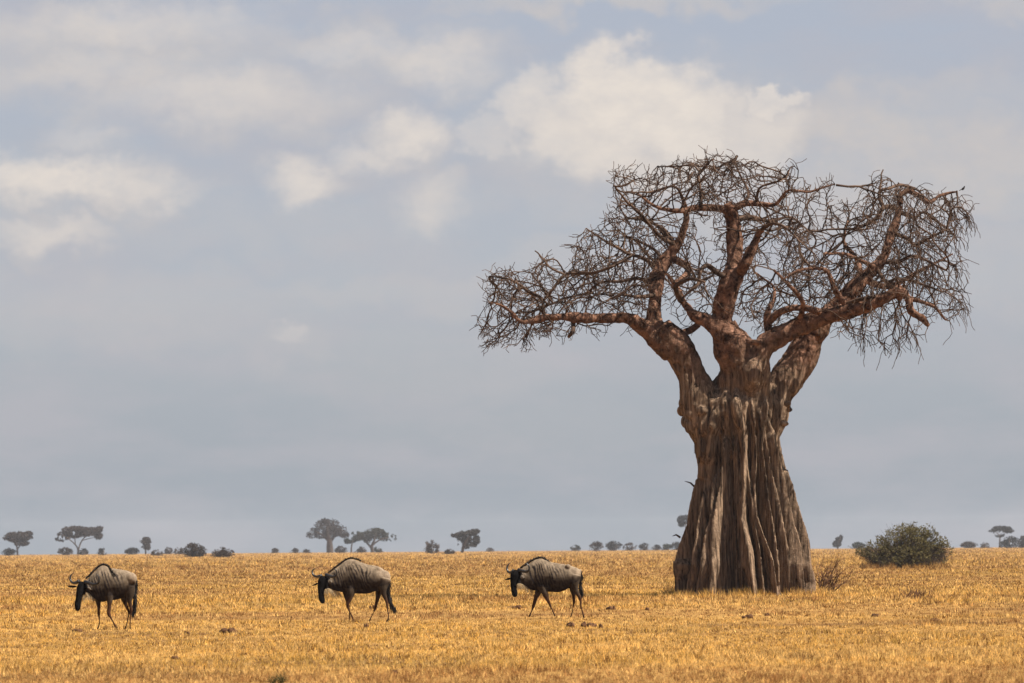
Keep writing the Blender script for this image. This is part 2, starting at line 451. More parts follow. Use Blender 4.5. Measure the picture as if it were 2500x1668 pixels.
def build_grass():
    # short tufts of the grazed flat, up to a little beyond the tree
    def tufts(nt_, d0, d1, hf, wf, nb, rad, name, label):
        x, y = scatter(nt_, d0, d1)
        dens = patch(x, y)
        keep = rng.random(nt_) < (1.0-.38*smooth(.5, .64, dens))
        d2 = ((x-TREE_X)/2.2)**2+((y-TREE_Y)/2.0)**2
        keep &= d2 > .6
        x, y = x[keep], y[keep]
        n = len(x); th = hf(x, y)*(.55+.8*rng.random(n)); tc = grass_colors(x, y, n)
        X = np.repeat(x, nb); Y = np.repeat(y, nb); m_ = n*nb
        rr = rad*np.repeat(wf(y)/wf(np.array([100.0])), nb)
        X = X+rng.normal(0, 1, m_)*rr; Y = Y+rng.normal(0, 1, m_)*rr
        Hh = np.repeat(th, nb)*(.4+.8*rng.random(m_)); W = np.repeat(wf(y), nb)*(.6+.8*rng.random(m_))
        Cc = np.repeat(tc, nb, axis=0)*(.8+.4*rng.random(m_))[:, None]
        V, Fq, C = blades(X, Y, Hh, W, Cc)
        o = link(name, mesh_np(name, V, Fq, M_grass, False, C)); tag(o, label, 'grass', kind='stuff')
    wf = lambda y: .007+.00013*np.maximum(y-60, 0)
    def hshort(x, y):
        near = .062-.012*smooth(70, 105, y)
        back = .07*smooth(128, 175, y)
        ring = np.sqrt(((x-TREE_X)/2.3)**2+((y-TREE_Y)/2.2)**2)
        return near+back+.22*np.exp(-((ring-1.1)/.16)**2)*vnoise(np.stack([x*3, y*3, x*0], 1))+.05*smooth(.55, .7, fbm(np.stack([x*.7, y*.3, x*0+9], 1), 3))
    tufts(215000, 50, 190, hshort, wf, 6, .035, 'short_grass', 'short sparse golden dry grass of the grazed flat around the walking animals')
    htall = lambda x, y: .10+.16*smooth(220, 600, y)
    wf2 = lambda y: .03+.00012*np.maximum(y-170, 0)
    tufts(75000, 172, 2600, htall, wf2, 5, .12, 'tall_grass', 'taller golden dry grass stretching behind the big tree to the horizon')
build_grass()
def fringe_grass(name, label, cx, cy, rx, ry, n, h, w):
    a = rng.random(n)*2*math.pi; r = 1+np.abs(rng.normal(0, .09, n)); x = cx+np.cos(a)*rx*r; y = cy+np.sin(a)*ry*r
    cl = vnoise(np.stack([x*2.3, y*2.3, x*0+4], 1)); x, y, cl = x[cl > .35], y[cl > .35], cl[cl > .35]
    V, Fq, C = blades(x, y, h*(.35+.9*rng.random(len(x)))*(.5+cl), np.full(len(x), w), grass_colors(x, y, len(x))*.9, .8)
    tag(link(name, mesh_np(name, V, Fq, M_grass, False, C)), label, 'grass', kind='stuff')
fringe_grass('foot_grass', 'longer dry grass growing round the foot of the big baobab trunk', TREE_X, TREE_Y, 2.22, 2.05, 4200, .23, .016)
_bd = ground_Y(2210, 1388)
fringe_grass('bush_grass', 'longer dry grass growing round the foot of the large olive bush', P1(2207, 1386, _bd)[0], _bd, 2.5, 2.0, 3500, .34, .035)

# ------------------------------------------------------------------ the baobab
def z3(x, y): return (1560+x/2.24, 800+y/2.24)
LEFT = [(1647, 1462), (1647, 1443), (1645, 1380), (1665, 1304), (1680, 1237), (1697, 1179), (1698, 1135), (1690, 1103), (1689, 1068), (1676, 1041), (1672, 1012), (1684, 985), (1712, 962), (1745, 930), (1768, 895)]
RIGHT = [(2000, 1462), (1995, 1425), (1991, 1380), (1975, 1304), (1957, 1246), (1939, 1184), (1926, 1139), (1917, 1103), (1906, 1054), (1912, 1020), (1912, 990), (1900, 965), (1880, 935), (1850, 895)]
RIDGES = [  # (relative strength, angular width, points in zoomed pixels)
    (1.0, .10, [(203, 1430), (212, 1250), (243, 1100), (290, 930), (322, 820), (330, 700), (320, 600)]),
    (1.0, .085, [(262, 1420), (285, 1250), (315, 1080), (345, 900), (370, 700), (375, 560)]),
    (.95, .07, [(315, 1420), (335, 1250), (372, 1050), (395, 860)]),
    (.95, .075, [(378, 1440), (385, 1250), (400, 1050), (420, 930), (440, 860), (455, 700)]),
    (.6, .04, [(410, 1250), (435, 1100), (445, 950), (452, 820)]),
    (.6, .04, [(515, 1420), (512, 1250), (525, 1080), (518, 900), (500, 700), (480, 560)]),
    (1.1, .07, [(618, 1440), (600, 1250), (562, 1050), (570, 850), (572, 700), (565, 560), (530, 420)]),
    (.75, .045, [(560, 1440), (555, 1250), (545, 1050), (535, 850), (530, 650)]),
    (.75, .045, [(700, 1440), (680, 1250), (640, 1080), (610, 900), (600, 750), (600, 600)]),
    (.85, .042, [(768, 1430), (742, 1280), (692, 1130), (650, 1030), (640, 900), (650, 700), (640, 500)]),
    (.8, .038, [(795, 1430), (782, 1250), (752, 1080), (722, 850), (700, 680), (700, 540)]),
    (.85, .055, [(868, 1440), (852, 1250), (812, 1050), (772, 860), (735, 700), (712, 580), (720, 450)]),
    (1.0, .065, [(915, 1430), (897, 1250), (872, 1100), (832, 930), (792, 760), (752, 600)]),
    (1.0, .08, [(966, 1400), (946, 1280), (912, 1100), (870, 950), (830, 800)]),
]
def trunk_profile():
    L_ = P([p[0] for p in LEFT], [p[1] for p in LEFT], [TREE_Y]*len(LEFT))
    R_ = P([p[0] for p in RIGHT], [p[1] for p in RIGHT], [TREE_Y]*len(RIGHT))
    def f(z):
        xl = np.interp(z, L_[:, 2], L_[:, 0]); xr = np.interp(z, R_[:, 2], R_[:, 0])
        return (xl+xr)/2, (xr-xl)/2
    return f, L_[-1, 2]
def build_trunk(mb):
    f, ztop = trunk_profile()
    nz, na = 360, 900
    zs = np.linspace(-.25, ztop, nz); cx, w = f(zs)
    th = np.linspace(-math.pi, math.pi, na, endpoint=False)
    TH, Z = np.meshgrid(th, zs); W = w[:, None]
    best = np.zeros_like(TH)
    def add(strength, width, thk, has=None):
        d = (TH-thk[:, None]+math.pi) % (2*math.pi)-math.pi
        wid = width*(1.0+.25*np.sin(zs*1.3+width*90))[:, None]
        b = strength*np.clip(1-(np.abs(d)/(wid*1.3))**2, 0, 1)**.6
        if has is not None: b = b*has[:, None]
        np.maximum(best, b, out=best)
    for s, wd, pts in RIDGES:
        q = np.array([z3(*p) for p in pts]); W3 = P(q[:, 0], q[:, 1], [TREE_Y-1.2]*len(q))
        o = np.argsort(W3[:, 2]); x = np.interp(zs, W3[o, 2], W3[o, 0])
        u = np.clip((x-cx)/w, -.985, .985)
        thk = np.arcsin(u)
        wob = .008*np.sin(zs*1.7+s*30)+.005*np.sin(zs*3.9+s*70)
        has = 1-.75*smooth(W3[o, 2].max(), W3[o, 2].max()+.9, zs)
        add(s, wd, thk+wob, has)
    r5 = np.random.default_rng(21)
    for k in range(34):   # fine fluting between the large folds of the near side
        t0 = -1.5+3.0*(k+.5)/34+r5.normal(0, .03); zt = 1.5+5*r5.random()
        add(.08+.30*r5.random(), .018+.016*r5.random(), t0+.05*(zs/6)*r5.normal()+.01*np.sin(zs*1.3+k), 1-smooth(zt, zt+1.2, zs)*.8)
    r_ = np.random.default_rng(3)
    for k in range(17):   # the folds of the far side
        a = math.pi/2*1.08+(math.pi*.93)*(k+.5)/17+r_.normal(0, .03)
        thk = a+.10*np.sin(zs*.5+k)*r_.random()+.03*np.sin(zs*1.7+k*2)
        add(.55+.5*r_.random(), .055+.03*r_.random(), thk)
    pt = np.stack([np.sin(TH.ravel())*3.0, np.cos(TH.ravel())*3.0, Z.ravel()*.16], 1)
    nz1 = fbm(pt*2.2, 4).reshape(TH.shape)-.5
    nz2 = fbm(np.stack([np.sin(TH.ravel())*9, np.cos(TH.ravel())*9, Z.ravel()*.28], 1), 3).reshape(TH.shape)-.5
    A = (.60+.95*smooth(6.4, 0.5, Z)) * smooth(ztop+.1, ztop-1.6, Z)
    A = np.maximum(A, .05)
    Rr = W-A*.85+A*np.minimum(best, 1.12)*.85+nz1*.16*(.4+A)+nz2*.13
    # radial undulation near the foot
    X = cx[:, None]+np.sin(TH)*Rr
    Yy = TREE_Y-np.cos(TH)*Rr*.92
    V = np.stack([X.ravel(), Yy.ravel(), Z.ravel()], 1)
    i = np.arange(nz-1)[:, None]*na; j = np.arange(na)[None, :]; k = (j+1) % na
    q = np.stack([(i+j).ravel(), (i+k).ravel(), (i+na+k).ravel(), (i+na+j).ravel()], 1)
    caps = []
    for base, flip in ((0, True), ((nz-1)*na, False)):
        for jj in range(na//2-1):
            a0, a1, b0, b1 = base+jj, base+jj+1, base+na-1-jj, base+na-2-jj
            caps.append((a0, a1, b1, b0) if not flip else (b0, b1, a1, a0))
    mb.add(V, np.vstack([q, np.array(caps)]))
    return cx, w, zs

# limbs: (key, parent key or None, depth change along it, [(px, py, radius px), ...])
LIMBS = [
    ('A', None, -.2, [(1730, 1075, 36), (1716, 1010, 46), (1697, 940, 41), (1680, 895, 35), (1655, 850, 33), (1632, 820, 33), (1612, 800, 26)]),
    ('A1', 'A', -2.2, [(1640, 850, 30), (1610, 833, 25), (1575, 806, 20), (1540, 779, 15), (1500, 776, 13), (1459, 777, 12), (1417, 775, 12), (1375, 776, 10), (1332, 775, 8), (1297, 785, 5.5), (1270, 785, 5), (1252, 768, 4), (1227, 747, 3), (1185, 736, 2)]),
    ('A2', 'A', 1.2, [(1618, 830, 26), (1606, 805, 22), (1597, 780, 19), (1599, 736, 18), (1603, 683, 17), (1617, 648, 17), (1638, 617, 15), (1659, 589, 11), (1669, 560, 9), (1676, 525, 7), (1670, 490, 6)]),
    ('B', None, -.5, [(1800, 1060, 48), (1806, 1000, 60), (1812, 940, 58), (1812, 900, 52), (1799, 867, 47), (1780, 830, 40), (1760, 805, 28), (1728, 785, 17), (1690, 766, 12), (1664, 729, 8.5), (1641, 687, 6), (1620, 660, 5)]),
    ('Bk', 'B', -.35, [(1790, 840, 34), (1812, 856, 31), (1832, 882, 22), (1836, 910, 20), (1830, 960, 14)]),
    ('C', 'B', .3, [(1770, 830, 30), (1763, 790, 23), (1769, 736, 25), (1783, 690, 25), (1793, 640, 21), (1794, 596, 20), (1789, 547, 18), (1784, 516, 16), (1775, 497, 11)]),
    ('C2', 'C', -.8, [(1792, 695, 15), (1806, 668, 14), (1822, 640, 12.5), (1838, 603, 10), (1853, 572, 7.5), (1868, 550, 5)]),
    ('D', None, -1.6, [(1835, 1000, 34), (1842, 940, 34), (1846, 890, 32), (1862, 850, 28), (1895, 826, 24), (1943, 801, 22), (1996, 778, 21), (2048, 765, 19), (2101, 752, 16), (2153, 731, 14), (2196, 711, 12), (2216, 729, 11), (2224, 760, 10), (2252, 778, 8), (2269, 797, 5)]),
    ('F', None, 1.0, [(1868, 1080, 30), (1882, 1015, 40), (1897, 965, 39), (1917, 930, 38), (1950, 882, 38), (1970, 845, 35), (1992, 808, 31), (2014, 775, 24), (2052, 738, 20), (2085, 702, 19), (2105, 682, 18), (2136, 655, 16), (2160, 624, 13), (2168, 596, 11), (2178, 568, 10), (2189, 536, 9), (2199, 501, 8)]),
]
THIN = [
    ('f1', 'F', -.5, [(2199, 501, 8), (2196, 480, 7), (2217, 466, 7), (2241, 476, 6), (2269, 494, 5), (2290, 480, 4), (2308, 473, 4), (2336, 466, 2)]),
    ('f2', 'F', -1.2, [(2190, 510, 6), (2160, 506, 6), (2136, 536, 5), (2094, 557, 4), (2060, 560, 3), (2031, 560, 2.5), (1996, 564, 2.5), (1957, 571, 2.5), (1955, 617, 3), (1975, 648, 3)]),
    ('f3', 'F', 1.4, [(2200, 520, 4.5), (2234, 532, 4), (2255, 518, 3.5), (2294, 546, 3), (2311, 557, 2.5), (2332, 578, 2)]),
    ('f4', 'f2', .8, [(2156, 508, 5), (2146, 470, 4), (2170, 460, 4), (2200, 453, 4), (2235, 462, 4)]),
    ('f5', 'f4', .6, [(2148, 475, 3), (2150, 445, 2.5), (2155, 415, 1.6)]),
    ('f6', 'F', -1.2, [(2178, 568, 6), (2217, 583, 5), (2234, 599, 4), (2276, 578, 3), (2311, 560, 2)]),
    ('f7', 'F', -1.8, [(2150, 640, 6), (2190, 640, 5), (2230, 625, 4), (2270, 640, 3), (2310, 660, 2.5)]),
    ('f8', 'F', -1.8, [(2140, 655, 6), (2165, 690, 5), (2190, 680, 4), (2240, 690, 3), (2290, 710, 2.5)]),
    ('d3', 'D', -1.5, [(2069, 750, 8), (2041, 712, 7), (2027, 676, 5.5), (2017, 659, 5), (1985, 655, 4), (1950, 662, 3), (1915, 680, 2)]),
    ('d4', 'D', .8, [(1880, 830, 10), (1873, 785, 10), (1876, 757, 7), (1890, 729, 5), (1887, 700, 3), (1862, 680, 2.4), (1838, 662, 2)]),
    ('d5', 'd4', -.8, [(1874, 790, 9), (1900, 765, 9), (1930, 752, 8), (1965, 752, 8), (2000, 760, 9)]),
    ('d6', 'D', .8, [(2216, 729, 8), (2245, 735, 5), (2280, 750, 4), (2310, 780, 2.5)]),
    ('d7', 'D', -.8, [(2060, 745, 6), (2110, 728, 5), (2150, 722, 4)]),
    ('g1', 'C', -.6, [(1788, 786, 8), (1810, 818, 7), (1831, 834, 7), (1858, 835, 7)]),
    ('h1', 'C', -1.5, [(1783, 680, 7), (1765, 674, 7), (1746, 662, 7), (1725, 648, 6), (1708, 666, 5), (1703, 694, 4), (1676, 715, 3), (1666, 729, 3)]),
    ('h2', 'A2', .5, [(1612, 820, 10), (1640, 820, 9), (1676, 810, 9), (1705, 792, 8)]),
    ('c3', 'C', -.8, [(1784, 520, 11), (1760, 510, 9), (1729, 507, 9), (1694, 508, 8), (1659, 515, 6), (1603, 504, 4), (1557, 473, 2.5)]),
    ('c4', 'C', -.8, [(1784, 516, 10), (1800, 505, 9), (1820, 497, 8), (1845, 497, 7), (1890, 500, 5), (1908, 483, 4), (1925, 466, 3), (1975, 469, 3), (2010, 459, 2.5), (2041, 452, 1.6)]),
    ('c5', 'c3', .5, [(1711, 508, 5), (1711, 480, 4), (1708, 448, 3), (1708, 420, 3), (1740, 389, 2)]),
    ('c6', 'c5', 1.0, [(1708, 420, 2.6), (1690, 403, 2.2), (1659, 406, 2), (1606, 408, 1.5)]),
    ('c7', 'c4', 1.5, [(1820, 497, 4), (1827, 470, 3), (1812, 438, 2.6), (1796, 403, 2), (1800, 381, 1.4)]),
    ('c8', 'c4', -1.5, [(1845, 497, 4), (1855, 460, 3), (1883, 448, 3), (1908, 438, 2.4), (1932, 408, 1.4)]),
    ('c10', 'C', 3.0, [(1790, 540, 7), (1830, 530, 6), (1880, 540, 4), (1930, 530, 3), (1970, 560, 2)]),
    ('c11', 'C2', -2.0, [(1860, 560, 5), (1890, 545, 4), (1925, 560, 3), (1950, 590, 2)]),
    ('a3', 'A1', -.3, [(1399, 778, 6), (1400, 795, 5.5), (1397, 812, 5.5), (1386, 820, 4)]),
    ('a4', 'A1', .8, [(1330, 775, 5), (1326, 754, 4.5), (1322, 729, 4), (1290, 711, 4.5), (1255, 687, 3), (1220, 676, 2), (1196, 676, 1.5)]),
    ('a5', 'a4', -.8, [(1323, 738, 3.5), (1346, 711, 3.5), (1378, 672, 3.5), (1413, 666, 3), (1448, 666, 2.6), (1501, 648, 3)]),
    ('a6', 'a5', .6, [(1378, 670, 3), (1346, 655, 2.5), (1325, 631, 2), (1308, 612, 1.5)]),
    ('a7', 'A2', -1.8, [(1606, 655, 5), (1571, 631, 4.5), (1536, 620, 4), (1483, 592, 3.2), (1459, 578, 2.4), (1431, 557, 1.6)]),
    ('a8', 'a7', -.9, [(1543, 624, 3.5), (1501, 648, 3), (1448, 668, 3), (1396, 672, 2)]),
    ('a9', 'A2', 1.8, [(1597, 690, 5), (1553, 680, 4.5), (1518, 687, 4), (1466, 690, 3.2), (1431, 715, 3), (1378, 729, 2.6), (1336, 745, 2)]),
    ('a10', 'A2', -1.2, [(1670, 508, 5), (1666, 483, 4), (1645, 455, 3), (1588, 469, 2.5), (1540, 469, 2)]),
    ('a11', 'A2', 2.2, [(1622, 640, 5), (1600, 612, 4), (1564, 592, 3.4), (1529, 575, 2.4)]),
    ('a12', 'A2', -1.0, [(1640, 630, 10), (1665, 643, 9), (1682, 655, 9), (1669, 676, 7), (1645, 692, 5)]),
    ('a13', 'A2', 3.0, [(1650, 600, 6), (1620, 560, 5), (1580, 540, 3.5), (1530, 530, 2.5)]),
    ('a14', 'A2', -3.0, [(1600, 720, 6), (1560, 725, 4.5), (1520, 720, 3.4), (1480, 735, 2.5)]),
    ('a15', 'A2', -2.6, [(1650, 600, 6), (1610, 575, 5), (1560, 520, 4), (1520, 480, 2.6), (1500, 455, 1.8)]),
    ('b3', 'B', -2.8, [(1665, 735, 7), (1650, 700, 6), (1690, 680, 4), (1720, 690, 3)]),
    ('d9', 'D', -2.5, [(1943, 801, 8), (1960, 740, 6), (1920, 690, 4), (1890, 660, 3)]),
    ('f9', 'F', 3.0, [(2105, 682, 9), (2090, 630, 6), (2060, 590, 4), (2070, 540, 3)]),
    ('f10', 'F', 2.6, [(2105, 682, 9), (2170, 700, 7), (2230, 670, 5), (2290, 640, 3), (2325, 620, 2)]),
    ('f11', 'F', -2.8, [(2136, 655, 8), (2110, 640, 5), (2060, 620, 4), (2010, 620, 3)]),
]
def build_limbs():
    k = TREE_Y/F; done = {}; out = {}
    for key, par, dd, pts in LIMBS+THIN:
        pts = np.array(pts, float)
        if par is None: y0 = {'A': -.1, 'B': -.2, 'D': -.3, 'F': .45}[key]
        else:
            q = done[par]; y0 = q[np.argmin((q[:, 0]-pts[0, 0])**2+(q[:, 1]-pts[0, 1])**2), 2]
        s = np.concatenate([[0], np.cumsum(np.hypot(*np.diff(pts[:, :2], axis=0).T))]); s /= s[-1]
        wob = .22*np.sin(s*9+len(key)*3+pts[0, 0])*np.minimum(s*3, 1)*(len(done) > 0)
        yy = y0+dd*s**1.1+wob
        done[key] = np.stack([pts[:, 0], pts[:, 1], yy], 1)
        W = P(pts[:, 0], pts[:, 1], TREE_Y+yy)
        out[key] = np.hstack([W, (pts[:, 2]*k)[:, None]])
    # densify the depth record by using the resampled limb in picture space is not needed: limbs are short-stepped
    return out

ENV = [(1165, 790), (1195, 735), (1190, 672), (1250, 655), (1300, 705), (1318, 630), (1345, 662), (1395, 655), (1395, 600), (1440, 560), (1475, 562), (1500, 500), (1490, 440), (1512, 415), (1560, 410), (1640, 412), (1680, 392), (1750, 385), (1800, 388), (1870, 415), (1930, 412), (1960, 448), (2040, 450), (2030, 500), (2085, 492), (2110, 440), (2155, 425), (2230, 450), (2300, 470), (2350, 466), (2368, 515), (2345, 560), (2348, 640), (2352, 740), (2356, 780), (2330, 810), (2270, 822), (2220, 845), (2170, 835), (2120, 830), (2070, 800), (2030, 790), (2000, 770), (1900, 790), (1850, 790), (1800, 770), (1740, 760), (1700, 790), (1640, 790), (1570, 775), (1545, 820), (1500, 790), (1440, 785), (1410, 800), (1330, 800), (1280, 830), (1230, 850), (1195, 835)]
def inside(poly, x, y):
    r = np.zeros(len(x), bool); n = len(poly); j = n-1
    for i in range(n):
        xi, yi = poly[i]; xj, yj = poly[j]
        c = ((yi > y) != (yj > y)) & (x < (xj-xi)*(y-yi)/((yj-yi)+1e-9)+xi); r ^= c; j = i
    return r
def grow_crown(limbs):
    r_ = np.random.default_rng(11)
    n = 26000
    x = 1160+r_.random(n)*1215; y = 380+r_.random(n)*475
    ok = inside(ENV, x, y)
    for hx, hy, rx, ry, pr in ((1885, 635, 32, 55, .97), (1725, 560, 26, 22, .6), (2215, 560, 32, 14, .7), (1725, 610, 34, 70, .75), (1420, 735, 60, 25, .3), (2085, 600, 40, 14, .5), (1745, 720, 18, 30, .5), (1900, 790, 60, 22, .9), (2020, 530, 40, 30, .4), (1690, 750, 30, 30, .5), (1820, 720, 14, 50, .6)):
        d = ((x-hx)/rx)**2+((y-hy)/ry)**2; ok &= ~((d < 1) & (r_.random(n) < pr))
    ok &= ~((y > 790) & (x > 1500) & (x < 2040))
    x, y = x[ok], y[ok]
    # depth: the crown is a disc as deep as it is wide, thinner towards its ends
    half = 3.9*np.sqrt(np.clip(1-((x-1780)/680)**2, .06, 1))
    yy = (r_.random(len(x))*2-1)*half+.3
    dm = np.full(len(x), 1e9)
    for key in ('A', 'A1', 'A2', 'B', 'C', 'C2', 'D', 'F'):
        q = np.array([l[3] for l in LIMBS if l[0] == key][0], float)
        for a_, b_ in zip(q[:-1], q[1:]):
            ab = b_[:2]-a_[:2]; t = np.clip(((x-a_[0])*ab[0]+(y-a_[1])*ab[1])/(ab@ab), 0, 1)
            dm = np.minimum(dm, np.hypot(x-a_[0]-t*ab[0], y-a_[1]-t*ab[1])-(a_[2]+b_[2])/2*(a_[2] > 7)-5)
    ok = ~((dm < 0) & (yy < .6) & (r_.random(len(x)) < .93)); x, y, yy, half = x[ok], y[ok], yy[ok], half[ok]
    A = P(x, y, TREE_Y+yy)
    keep = fbm(A*np.array([.8, .8, 1.0]), 3) > np.where(x < 1400, .40, .49)
    A = A[keep][:NATTR]
    # start nodes: points along the limbs that are not too thick
    pos = []; rad0 = []
    for key, W in limbs.items():
        R_ = resample(W, .18)
        for p in R_:
            if p[3] < .16: pos.append(p[:3]); rad0.append(p[3])
    pos = [np.array(p) for p in pos]; nroot = len(pos); parent = [-1]*nroot; kids = [0]*nroot
    Pn = np.array(pos); dist = np.full(len(A), 1e9); near = np.zeros(len(A), int)
    for s in range(0, len(Pn), 400):
        d = np.linalg.norm(A[:, None]-Pn[None, s:s+400], axis=2); j = d.argmin(1); dm = d[np.arange(len(A)), j]
        b = dm < dist; dist[b] = dm[b]; near[b] = j[b]+s
    alive = dist > .14
    step, kill = .20, .24
    dirs = {}
    for it in range(70):
        act = np.where(alive & (dist < 3.5))[0]
        if len(act) < 5: break
        idx = near[act]
        vec = A[act]-np.array([pos[i] for i in idx]) if it == 0 else A[act]-Pos[idx]
        vec /= np.linalg.norm(vec, axis=1, keepdims=True)+1e-9
        u, inv = np.unique(idx, return_inverse=True)
        sm = np.zeros((len(u), 3)); np.add.at(sm, inv, vec)
        sm /= np.linalg.norm(sm, axis=1, keepdims=True)+1e-9
        new = []
        for a, nd in enumerate(u):
            if kids[nd] >= 4: 
                continue
            dv = sm[a]+r_.normal(0, .36, 3)
            if nd in dirs: dv = dv*.65+dirs[nd]*.6
            dv[2] -= .22 if pos[nd][0] > TREE_X+3.5 or pos[nd][2] < 9 else 0
            dv /= np.linalg.norm(dv)+1e-9
            st = step*(.75+.5*r_.random())
            q = pos[nd]+dv*st
            pos.append(q); parent.append(nd); kids.append(0); kids[nd] += 1; dirs[len(pos)-1] = dv
            new.append(len(pos)-1)
        if not new: break
        Pos = np.array(pos); Nn = Pos[new]; new = np.array(new)
        ia = np.where(alive)[0]
        for s in range(0, len(Nn), 500):
            d = np.linalg.norm(A[ia][:, None]-Nn[None, s:s+500], axis=2); j = d.argmin(1); dm = d[np.arange(len(ia)), j]
            b = dm < dist[ia]; dist[ia[b]] = dm[b]; near[ia[b]] = new[s+j[b]]
        alive &= dist > kill
        # attractors whose nearest node is saturated are dropped
        sat = np.array([kids[i] >= 4 for i in near]); alive &= ~sat
    npos = len(pos)
    # end twigs
    for nd in range(nroot, npos):
        if kids[nd] == 0: k_ = 2
        else: k_ = 1 if r_.random() < TWIGP else 0
        for _ in range(k_):
            cur = nd; dv = dirs.get(nd, np.array([0, 0, 1.0]))+r_.normal(0, .75, 3)
            if pos[nd][0] > TREE_X+3.5 or pos[nd][2] < 8.6: dv[2] -= .8
            droopy = pos[nd][0] > TREE_X+3.5
            for s in range(int(r_.integers(3, 7)) if droopy and r_.random() < .5 else (2 if r_.random() < .6 else 3)):
                dv = dv/np.linalg.norm(dv); q = pos[cur]+dv*(.09+.10*r_.random())
                pos.append(q); parent.append(cur); kids.append(0); kids[cur] += 1; dirs[len(pos)-1] = dv; cur = len(pos)-1
                dv = dv+r_.normal(0, .32 if droopy else .5, 3)
                if droopy: dv[2] -= .35
    n = len(pos); e = 2.6; tip = .0085**e
    acc = np.zeros(n)
    for i in range(n-1, nroot-1, -1):
        if acc[i] == 0: acc[i] = tip
        acc[parent[i]] += acc[i]
    R_ = np.minimum(acc**(1/e), .055)
    pos = np.array(pos); par = np.array(parent); i = np.arange(nroot, n)
    r1 = R_[i]; r0 = np.where(par[i] < nroot, r1*1.1, np.minimum(R_[par[i]], r1*1.45))
    print('crown nodes', nroot, n, 'left', int(alive.sum()))
    return pos[par[i]], pos[i], r0, r1
NATTR = 7500; TWIGP = .30

